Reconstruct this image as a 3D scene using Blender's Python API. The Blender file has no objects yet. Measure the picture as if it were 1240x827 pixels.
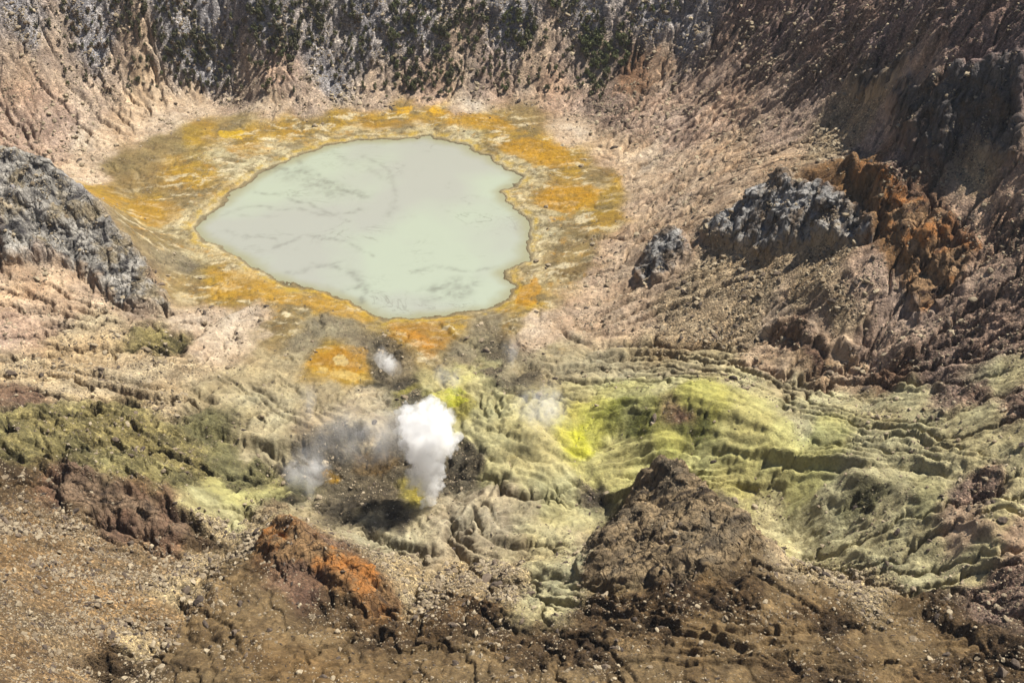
import bpy, math, random, time
import numpy as np
T0 = time.time()
random.seed(7)
RNG = np.random.default_rng(11)
F = np.float32
sc = bpy.context.scene
COL = sc.collection

# ------------------------------------------------------------------ camera, sky, sun, exposure
CAM_H, PITCH, FOC = 300.0, math.radians(35.0), 1600.0      # metres above the lake, tilt below the horizon, focal length in photo pixels
cam_data = bpy.data.cameras.new('camera')
cam_data.sensor_width = 36.0
cam_data.lens = 36.0 * FOC / 1240.0
cam_data.clip_start, cam_data.clip_end = 1.0, 5000.0
cam = bpy.data.objects.new('camera', cam_data)
cam.location = (0, 0, CAM_H)
cam.rotation_euler = (math.pi / 2 - PITCH, 0, 0)
COL.objects.link(cam)
sc.camera = cam

SUN_EL, SUN_AZ = math.radians(58.0), math.atan2(0.90, 0.44)   # azimuth clockwise from +Y: the sun stands beyond the right rim
world = bpy.data.worlds.new('World')
sc.world = world
world.use_nodes = True
wn = world.node_tree
bg = wn.nodes['Background']
sky = wn.nodes.new('ShaderNodeTexSky')
sky.sky_type = 'NISHITA'
sky.sun_disc = False
sky.sun_elevation = SUN_EL
sky.sun_rotation = SUN_AZ
sky.altitude = 2500
wn.links.new(sky.outputs[0], bg.inputs[0])
bg.inputs[1].default_value = 0.05
sun_d = bpy.data.lights.new('sun', 'SUN')
sun_d.energy = 5.0
sun_d.angle = math.radians(0.5)
sun_d.color = (1.0, 0.95, 0.86)
sun = bpy.data.objects.new('sun', sun_d)
sun.rotation_euler = (math.pi / 2 - SUN_EL, 0, math.pi - SUN_AZ)
COL.objects.link(sun)
sc.view_settings.view_transform = 'Standard'
sc.view_settings.look = 'None'
sc.view_settings.exposure = 1.0
sc.view_settings.gamma = 1.0
sc.cycles.max_bounces = 24
sc.cycles.diffuse_bounces = 3
sc.cycles.glossy_bounces = 2
sc.cycles.transparent_max_bounces = 24
sc.cycles.volume_bounces = 24
sc.cycles.volume_step_rate = 1.0
sc.cycles.volume_max_steps = 256
sc.cycles.use_denoising = True
sc.cycles.denoising_prefilter = 'ACCURATE'
sc.cycles.use_adaptive_sampling = True
sc.cycles.adaptive_threshold = 0.015

# ------------------------------------------------------------------ noise
def _h(ix, iy, s):
    h = (ix.astype(np.uint32) * np.uint32(374761393) + iy.astype(np.uint32) * np.uint32(668265263) + np.uint32((s * 974711 + 1013) & 0xffffffff))
    h = (h ^ (h >> np.uint32(13))) * np.uint32(1274126177)
    return h ^ (h >> np.uint32(16))

def pn(x, y, s=0):
    """2-D gradient noise, about -1..1"""
    fx, fy = np.floor(x), np.floor(y)
    ix, iy = fx.astype(np.int32), fy.astype(np.int32)
    dx, dy = (x - fx).astype(F), (y - fy).astype(F)
    ux, uy = dx * dx * dx * (dx * (dx * 6 - 15) + 10), dy * dy * dy * (dy * (dy * 6 - 15) + 10)
    def g(a, b):
        h = _h(ix + a, iy + b, s)
        gx = ((h & np.uint32(0xffff)).astype(F) / 32767.5 - 1)
        gy = ((h >> np.uint32(16)).astype(F) / 32767.5 - 1)
        return gx * (dx - a) + gy * (dy - b)
    n0 = g(0, 0); n0 = n0 + ux * (g(1, 0) - n0)
    n1 = g(0, 1); n1 = n1 + ux * (g(1, 1) - n1)
    return (n0 + uy * (n1 - n0)) * F(1.5)

def fbm(x, y, f, octv, s=0, gain=0.5):
    r, a, tot = 0, 1.0, 0.0
    for o in range(octv):
        r = r + a * pn(x * f, y * f, s + o * 17)
        tot += a; a *= gain; f *= 2.03
    return r / tot

def ridged(x, y, f, octv, s=0, gain=0.55):
    r, a, tot, w = 0, 1.0, 0.0, 1.0
    for o in range(octv):
        n = 1 - np.abs(pn(x * f, y * f, s + o * 13))
        n = n * n * w
        w = np.clip(n * 1.6, 0, 1)
        r = r + a * n
        tot += a; a *= gain; f *= 2.1
    return r / tot

def pn3(x, y, z, s=0):
    """3-D value noise, -1..1"""
    fx, fy, fz = np.floor(x), np.floor(y), np.floor(z)
    ix, iy, iz = fx.astype(np.int32), fy.astype(np.int32), fz.astype(np.int32)
    dx, dy, dz = (x - fx), (y - fy), (z - fz)
    ux, uy, uz = dx * dx * (3 - 2 * dx), dy * dy * (3 - 2 * dy), dz * dz * (3 - 2 * dz)
    def v(a, b, c):
        return (_h(ix + a + (iz + c) * 7919, iy + b + (iz + c) * 104729, s) & np.uint32(0xffff)).astype(F) / 32767.5 - 1
    def pl(c):
        a = v(0, 0, c); a = a + ux * (v(1, 0, c) - a)
        b = v(0, 1, c); b = b + ux * (v(1, 1, c) - b)
        return a + uy * (b - a)
    a, b = pl(0), pl(1)
    return a + uz * (b - a)

def facets3(x, y, z, s=0):
    """angular blocks: every cell of a 3-D Voronoi pattern is a tilted plane at its own height"""
    cx, cy, cz = np.floor(x), np.floor(y), np.floor(z)
    ix, iy, iz = cx.astype(np.int32), cy.astype(np.int32), cz.astype(np.int32)
    best = np.full(x.shape, 9.0, F); val = np.zeros(x.shape, F)
    for i in (-1, 0, 1):
        for j in (-1, 0, 1):
            for k in (-1, 0, 1):
                h = _h(ix + i + (iz + k) * 7919, iy + j + (iz + k) * 104729, s)
                h2 = _h(h.astype(np.int32), iy + j, s + 3)
                ox = x - cx - i - (h & np.uint32(1023)).astype(F) / 1023
                oy = y - cy - j - ((h >> np.uint32(10)) & np.uint32(1023)).astype(F) / 1023
                oz = z - cz - k - ((h >> np.uint32(20)) & np.uint32(1023)).astype(F) / 1023
                d = ox * ox + oy * oy + oz * oz
                v = ((h2 & np.uint32(255)).astype(F) / 255 - .5) * F(.4)
                v = v + ox * (((h2 >> np.uint32(8)) & np.uint32(255)).astype(F) / 127.5 - 1) * .8 + oy * (((h2 >> np.uint32(16)) & np.uint32(255)).astype(F) / 127.5 - 1) * .8 + oz * (((h2 >> np.uint32(24)) & np.uint32(255)).astype(F) / 127.5 - 1) * .8
                m = d < best
                best = np.where(m, d, best); val = np.where(m, v, val)
    return val

def facets2(x, y, s=0):
    cx, cy = np.floor(x), np.floor(y)
    ix, iy = cx.astype(np.int32), cy.astype(np.int32)
    best = np.full(x.shape, 9.0, F); val = np.zeros(x.shape, F)
    for i in (-1, 0, 1):
        for j in (-1, 0, 1):
            h = _h(ix + i, iy + j, s); h2 = _h(h.astype(np.int32), iy + j, s + 3)
            ox = (x - cx - i - (h & np.uint32(1023)).astype(F) / 1023).astype(F)
            oy = (y - cy - j - ((h >> np.uint32(10)) & np.uint32(1023)).astype(F) / 1023).astype(F)
            d = ox * ox + oy * oy
            v = (h2 & np.uint32(255)).astype(F) / 255 - .5
            v = v + ox * (((h2 >> np.uint32(8)) & np.uint32(255)).astype(F) / 127.5 - 1) + oy * (((h2 >> np.uint32(16)) & np.uint32(255)).astype(F) / 127.5 - 1)
            m = d < best
            best = np.where(m, d, best); val = np.where(m, v, val)
    return val

def smooth(a, b, x):
    t = np.clip((x - a) / (b - a), 0, 1)
    return t * t * (3 - 2 * t)

# ------------------------------------------------------------------ where a photo pixel's sight line meets the land
CP, SP = math.cos(PITCH), math.sin(PITCH)
def ray(px, py):
    u, v = (np.asarray(px, float) - 620) / FOC, -(np.asarray(py, float) - 413.5) / FOC
    return u, CP + v * SP, -SP + v * CP
def at_z(px, py, z):
    dx, dy, dz = ray(px, py)
    t = (np.asarray(z, float) - CAM_H) / dz
    return dx * t, dy * t

# surveyed heights: photo pixel and metres above the lake
SURVEY = [
 # far wall
 (0,0,60),(100,0,54),(200,0,50),(300,0,48),(400,0,45),(500,0,43),(620,0,43),(720,0,44),(820,0,48),(900,0,57),(1000,0,76),(1100,0,102),(1170,0,120),(1240,0,129),
 (0,60,41),(120,60,31),(250,50,27),(400,60,22),(500,60,22),(620,60,22),(720,60,22),(820,60,28),(900,50,44),
 (0,110,25),(60,140,15),(120,120,13),(220,105,9),(300,110,7),(330,88,17),(370,100,12),(420,115,5),(500,110,6),(600,108,6),(700,120,6),(760,130,8),(820,110,14),(900,110,32),(1000,110,58),
 # flats round the lake
 (0,172,11),(60,185,6),(110,200,4),(150,175,4),(200,140,4),(260,150,2.5),(300,140,3),(350,150,2.5),(420,140,2.5),(500,135,3),(580,140,3),(640,150,3),(700,170,3),(745,200,4),(770,230,6),
 (200,215,2),(150,250,2.5),(190,280,2),(220,330,2),(240,365,2.5),(300,370,2.5),(360,390,3),(430,405,3),(500,405,2.5),(580,400,2.5),(640,385,2.5),(690,360,3),(700,300,3),(730,270,4),(690,230,2.5),(640,200,2),(580,170,1.6),(470,155,1.5),(350,180,1.5),(260,225,1.5),
 (660,260,1.6),(660,320,1.6),(400,375,1.5),(300,330,1.5),(230,260,1.5),(540,392,1.6),
 # lake bed
 (300,270,-2),(400,220,-2.5),(400,300,-2.5),(500,220,-2.5),(500,300,-2.5),(580,250,-2),(580,320,-2),(470,350,-2),
 # left spur and what lies in front of it
 (0,193,44),(60,214,38),(110,248,29),(160,302,15),(207,372,4),(0,250,38),(60,270,28),(110,300,18),(0,326,23),(60,322,19),(100,335,13),(150,372,8),(0,370,20),(80,385,14),(150,400,10),(220,400,6),
 (0,430,22),(100,430,14),(200,430,8),(0,480,28),(100,480,19),(200,480,12),(300,470,6),(400,440,4),(350,500,7),(280,520,9),(230,515,12),
 (0,540,42),(80,540,34),(160,550,25),(220,560,18),(280,575,9),(330,590,6),(60,575,37),(120,588,34),(180,602,28),(230,630,20),(270,655,14),
 (0,620,46),(60,615,38),(120,632,29),(180,648,22),(240,665,16),(0,700,57),(100,700,40),(180,700,29),(240,695,22),(0,770,70),(100,770,48),(160,790,38),(0,827,80),(100,827,58),(160,827,43),
 # brown ridge, orange mound
 (300,668,20),(345,636,25),(400,672,26),(460,712,23),(490,744,16),(310,720,29),(240,740,29),(330,770,37),(230,800,40),(320,827,47),(420,790,36),(400,740,27),(430,827,46),
 (330,610,8),(400,635,7),(450,660,7),(510,690,10),(560,660,7),(590,690,11),(520,740,20),(520,800,37),(560,827,45),(620,720,17),(650,770,31),(700,827,44),(600,770,31),
 # bowl with the vents
 (330,560,6),(380,570,3),(440,560,3),(517,612,2.5),(460,620,3.5),(400,600,3),(560,590,3.5),(420,515,8),(330,535,8.5),(500,515,7),(560,530,8),(600,580,8),(540,640,6),(600,630,8),
 (470,470,4),(550,450,4.5),(600,440,3.5),(620,470,6),(640,500,11),(650,560,11),(700,600,8),(640,610,8.5),(720,615,7),(690,540,9),
 # yellow hill
 (700,490,9),(760,488,18),(830,476,26),(880,497,26),(930,524,27),(760,528,13),(850,530,19),(720,560,9),(800,550,15),(900,545,21),(1000,560,28),(1100,560,37),(850,590,13),(930,610,15),(800,610,9),
 (700,440,5),(700,460,6),(800,430,9),(800,460,12),(870,440,15),(950,430,22),(940,480,24),(1000,500,28),(1060,445,29),(1100,500,40),(1170,530,48),(1240,500,60),
 # foreground peak and its surroundings
 (800,570,25),(830,602,27),(870,642,29),(930,668,28),(990,695,25),(745,620,13),(710,650,12),(650,655,10),(690,700,19),(640,690,13),(720,740,27),(770,690,26),(840,700,33),(880,740,37),(800,790,40),(900,827,46),(960,640,17),(900,600,14),
 (1040,584,33),(1120,600,40),(1180,645,45),(1240,600,52),(1000,650,21),(960,690,21),(1050,690,28),(1100,730,37),(1020,740,35),(1000,790,42),(1100,790,44),(1170,745,38),(1240,720,47),(1240,790,50),(1150,680,36),(1100,827,49),(1240,827,54),
 # right flank
 (760,310,8),(740,350,5),(800,350,13),(800,300,17),(830,260,20),(900,300,31),(900,350,26),(960,390,28),(900,395,19),(840,390,14),(1000,360,40),(960,215,54),(985,250,52),(920,250,42),(1000,305,44),(940,310,36),(930,195,41),(860,200,22),(1010,200,60),(1060,240,62),(1100,245,65),(1150,300,60),(1120,370,46),(1060,300,55),(1050,350,46),(1100,410,42),
 (1200,250,75),(1240,250,80),(1200,300,66),(1240,330,68),(1170,350,57),(1170,400,50),(1240,420,58),(1000,170,51),(930,150,36),(820,170,11),(850,130,20),(1000,60,66),(1060,110,71),(1050,75,77),(1110,218,72),(1080,170,69),(1130,95,97),(1180,205,80),(1240,210,88),(1180,95,104),(1240,110,106),(1100,50,96),(1240,60,119),
]
AROUND = [(0,760,105),(-250,760,125),(250,780,165),(0,900,190),(-350,900,200),(350,900,220),(-400,600,120),(-400,420,100),(-300,250,110),(360,600,165),(360,430,165),(300,260,120),(0,110,95),(-150,110,130),(150,110,110),(-420,120,150),(420,120,160)]
S = np.array(SURVEY, float)
sx, sy = at_z(S[:, 0], S[:, 1], S[:, 2])
PX = np.concatenate([sx, [a[0] for a in AROUND]])
PY = np.concatenate([sy, [a[1] for a in AROUND]])
PZ = np.concatenate([S[:, 2], [a[2] for a in AROUND]])
def tps_k(r2):
    return 0.5 * r2 * np.log(r2 + 1e-6)
n = len(PX)
sc_ = 100.0
K = tps_k(((PX[:, None] - PX) ** 2 + (PY[:, None] - PY) ** 2) / sc_ ** 2) + np.eye(n) * 0.0015
P = np.stack([np.ones(n), PX / sc_, PY / sc_], 1)
A = np.block([[K, P], [P.T, np.zeros((3, 3))]])
W = np.linalg.solve(A, np.concatenate([PZ, np.zeros(3)]))
GS, GX0, GY0 = 2.0, -560.0, 90.0
gx, gy = np.arange(GX0, 560, GS), np.arange(GY0, 1150, GS)
GZ = np.zeros((len(gy), len(gx)))
for j in range(0, len(gy), 32):
    yy, xx = np.meshgrid(gy[j:j + 32], gx, indexing='ij')
    r2 = ((xx[..., None] - PX) ** 2 + (yy[..., None] - PY) ** 2) / sc_ ** 2
    GZ[j:j + 32] = tps_k(r2) @ W[:n] + W[n] + W[n + 1] * xx / sc_ + W[n + 2] * yy / sc_
GZ = GZ.astype(F)
GDX, GDY = np.gradient(GZ, GS, axis=1), np.gradient(GZ, GS, axis=0)
def bil(G, x, y):
    u, v = np.clip((x - GX0) / GS, 0, len(gx) - 1.001), np.clip((y - GY0) / GS, 0, len(gy) - 1.001)
    i, j = u.astype(np.int32), v.astype(np.int32)
    a, b = (u - i).astype(F), (v - j).astype(F)
    return (G[j, i] * (1 - a) + G[j, i + 1] * a) * (1 - b) + (G[j + 1, i] * (1 - a) + G[j + 1, i + 1] * a) * b
def on_base(px, py):
    """first meeting of a photo sight line with the surveyed land"""
    dx, dy, dz = ray(px, py)
    lo = np.full(np.shape(dx), 230.0); hi = lo + 5; done = np.zeros(np.shape(dx), bool)
    for k in range(260):
        done |= CAM_H + dz * hi <= bil(GZ, dx * hi, dy * hi)
        if done.all():
            break
        lo = np.where(done, lo, hi); hi = np.where(done, hi, hi + 5.0)
    for k in range(8):
        t = (lo + hi) / 2
        b = CAM_H + dz * t <= bil(GZ, dx * t, dy * t)
        hi = np.where(b, t, hi); lo = np.where(b, lo, t)
    return dx * hi, dy * hi
def line(pts):
    p = np.array(pts, float)
    x, y = on_base(p[:, 0], p[:, 1])
    return np.stack([x, y], 1)

def dist_line(x, y, L):
    """distance to a polyline, position along it 0..1 and the side (positive on the left of its run)"""
    best = np.full(x.shape, 1e9, F); tt = np.zeros(x.shape, F); sd = np.zeros(x.shape, F)
    seg = np.hypot(*(L[1:] - L[:-1]).T); cum = np.concatenate([[0], np.cumsum(seg)]); tot = cum[-1]
    for k in range(len(L) - 1):
        ax, ay = L[k]; bx, by = L[k + 1] - L[k]
        q = bx * bx + by * by
        t = np.clip(((x - ax) * bx + (y - ay) * by) / q, 0, 1)
        ex, ey = x - ax - t * bx, y - ay - t * by
        d = ex * ex + ey * ey
        m = d < best
        best = np.where(m, d, best); tt = np.where(m, (cum[k] + t * seg[k]) / tot, tt)
        sd = np.where(m, np.sign(bx * ey - by * ex), sd)
    return np.sqrt(best), tt, sd

def poly_sd(x, y, L):
    """signed distance to a closed outline, positive inside"""
    C = np.concatenate([L, L[:1]])
    d = dist_line(x, y, C)[0]
    ins = np.zeros(x.shape, bool)
    for k in range(len(L)):
        (ax, ay), (bx, by) = C[k], C[k + 1]
        c = ((ay > y) != (by > y))
        ins ^= c & (x < (bx - ax) * (y - ay) / ((by - ay) if by != ay else 1e-9) + ax)
    return np.where(ins, d, -d)

LAKE_PX = [(237,275),(262,252),(300,222),(330,203),(362,190),(400,176),(430,171),(480,170),(520,165),(527,170),(562,174),(572,185),(590,190),(612,203),(630,214),(625,222),(607,232),(610,243),(627,255),(637,268),(640,290),(635,313),(622,322),(607,330),(622,347),(612,363),(590,375),(540,381),(500,384),(468,388),(450,378),(420,362),(380,351),(350,344),(320,331),(295,313),(270,301),(245,290)]
lp = np.array(LAKE_PX, float)
LAKE = np.stack(at_z(lp[:, 0], lp[:, 1], 0.0), 1)

# ------------------------------------------------------------------ ground styles
def lin(c, k=0.95):
    c = np.array(c, float) / 255
    c = np.where(c <= 0.04045, c / 12.92, ((c + 0.055) / 1.055) ** 2.4) * k
    c = c * .68
    g = c @ np.array([.25, .6, .15])
    return g + (c - g) * .96
# name: colour, second colour, roughness m, gully m, gully wavelength m, stones per m2
STYLE = {
 'wall_grey': ((192,186,184), (126,122,125), 2.2, 0.03, 9, .3),
 'wall_tan': ((200,178,154), (148,128,112), 0.8, 0.12, 7, .12),
 'pink': ((208,188,162), (168,144,118), 0.6, 0.45, 6, .03),
 'ochre': ((174,140,42), (138,110,50), .2, .15, 6, .0),
 'olive':      ((150,130,84),(114,96,64),   .25, .2, 6, .0),
 'pale_shore': ((198,186,146), (160,142,102), .25, .2, 6, .0),
 'grey_shore': ((150,138,108),(112,100,80), .5, .4, 6, .02),
 'right_brown': ((202,175,152), (146,122,106), 0.65, 0.45, 8, .12),
 'right_tan': ((206,181,152), (158,132,108), 0.45, 0.45, 8, .08),
 'dark_red': ((168,141,130), (100,82,76), 1.7, 0.4, 9, .14),
 'dark_brown': ((172,146,128), (104,85,74), 1.3, 0.5, 7, .20),
 'scree_tan': ((196,174,140), (150,128,100), 0.45, 0.35, 7, .30),
 'lobe': ((194,186,136), (154,146,102), 0.22, 0.95, 5, 0.0),
 'grey_lobe': ((184,171,134), (144,131,103), 0.28, 0.9, 6, 0.02),
 'sulphur': ((196,190,100), (162,156,88), 0.28, 0.3, 6, 0.0),
 'bright_sulphur': ((196,192,84),(160,158,80), .4, .6, 5, .0),
 'yellow_green': ((198,192,124), (162,155,102), 0.3, 0.35, 6, 0.0),
 'green_face': ((128,126,62), (78,80,46), 0.7, 0.5, 6, 0.0),
 'green_pale': ((200,191,146), (154,144,108), 0.32, 0.4, 6, 0.06),
 'bowl': ((110,100,80), (64,58,48), 1.0, .5, 6, .05),
 'bowl_yellow':((166,152,66),(108,100,58),  .7, .5, 6, .0),
 'mud': ((190,175,141), (150,134,108), 0.28, 0.75, 6, 0.02),
 'tan_left': ((196,176,140), (152,131,102), 0.55, 0.7, 7, 0.14),
 'green_left': ((156,144,94), (82,76,52), 1.7, 0.9, 8, .05),
 'dark_green': ((126,120,80), (88,84,60), 1.1, 0.8, 7, .02),
 'scree_fg': ((158,132,96), (112,90,64), 0.5, 0.15, 8, 0.6),
 'debris':     ((190,170,130),(150,130,98), .8, .4, 6, .7),
 'brown_fg': ((138,115,80), (94,76,52), 0.6, 0.3, 8, 0.06),
 'brown_dark': ((104,84,58), (58,46,34), 1.5, 0.5, 8, 0.1),
 'orange': ((152,114,70), (104,78,54), 0.9, 0.7, 6, .03),
 'rust': ((142,112,88), (92,70,58), 1.2, 0.6, 6, .08),
}
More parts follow.
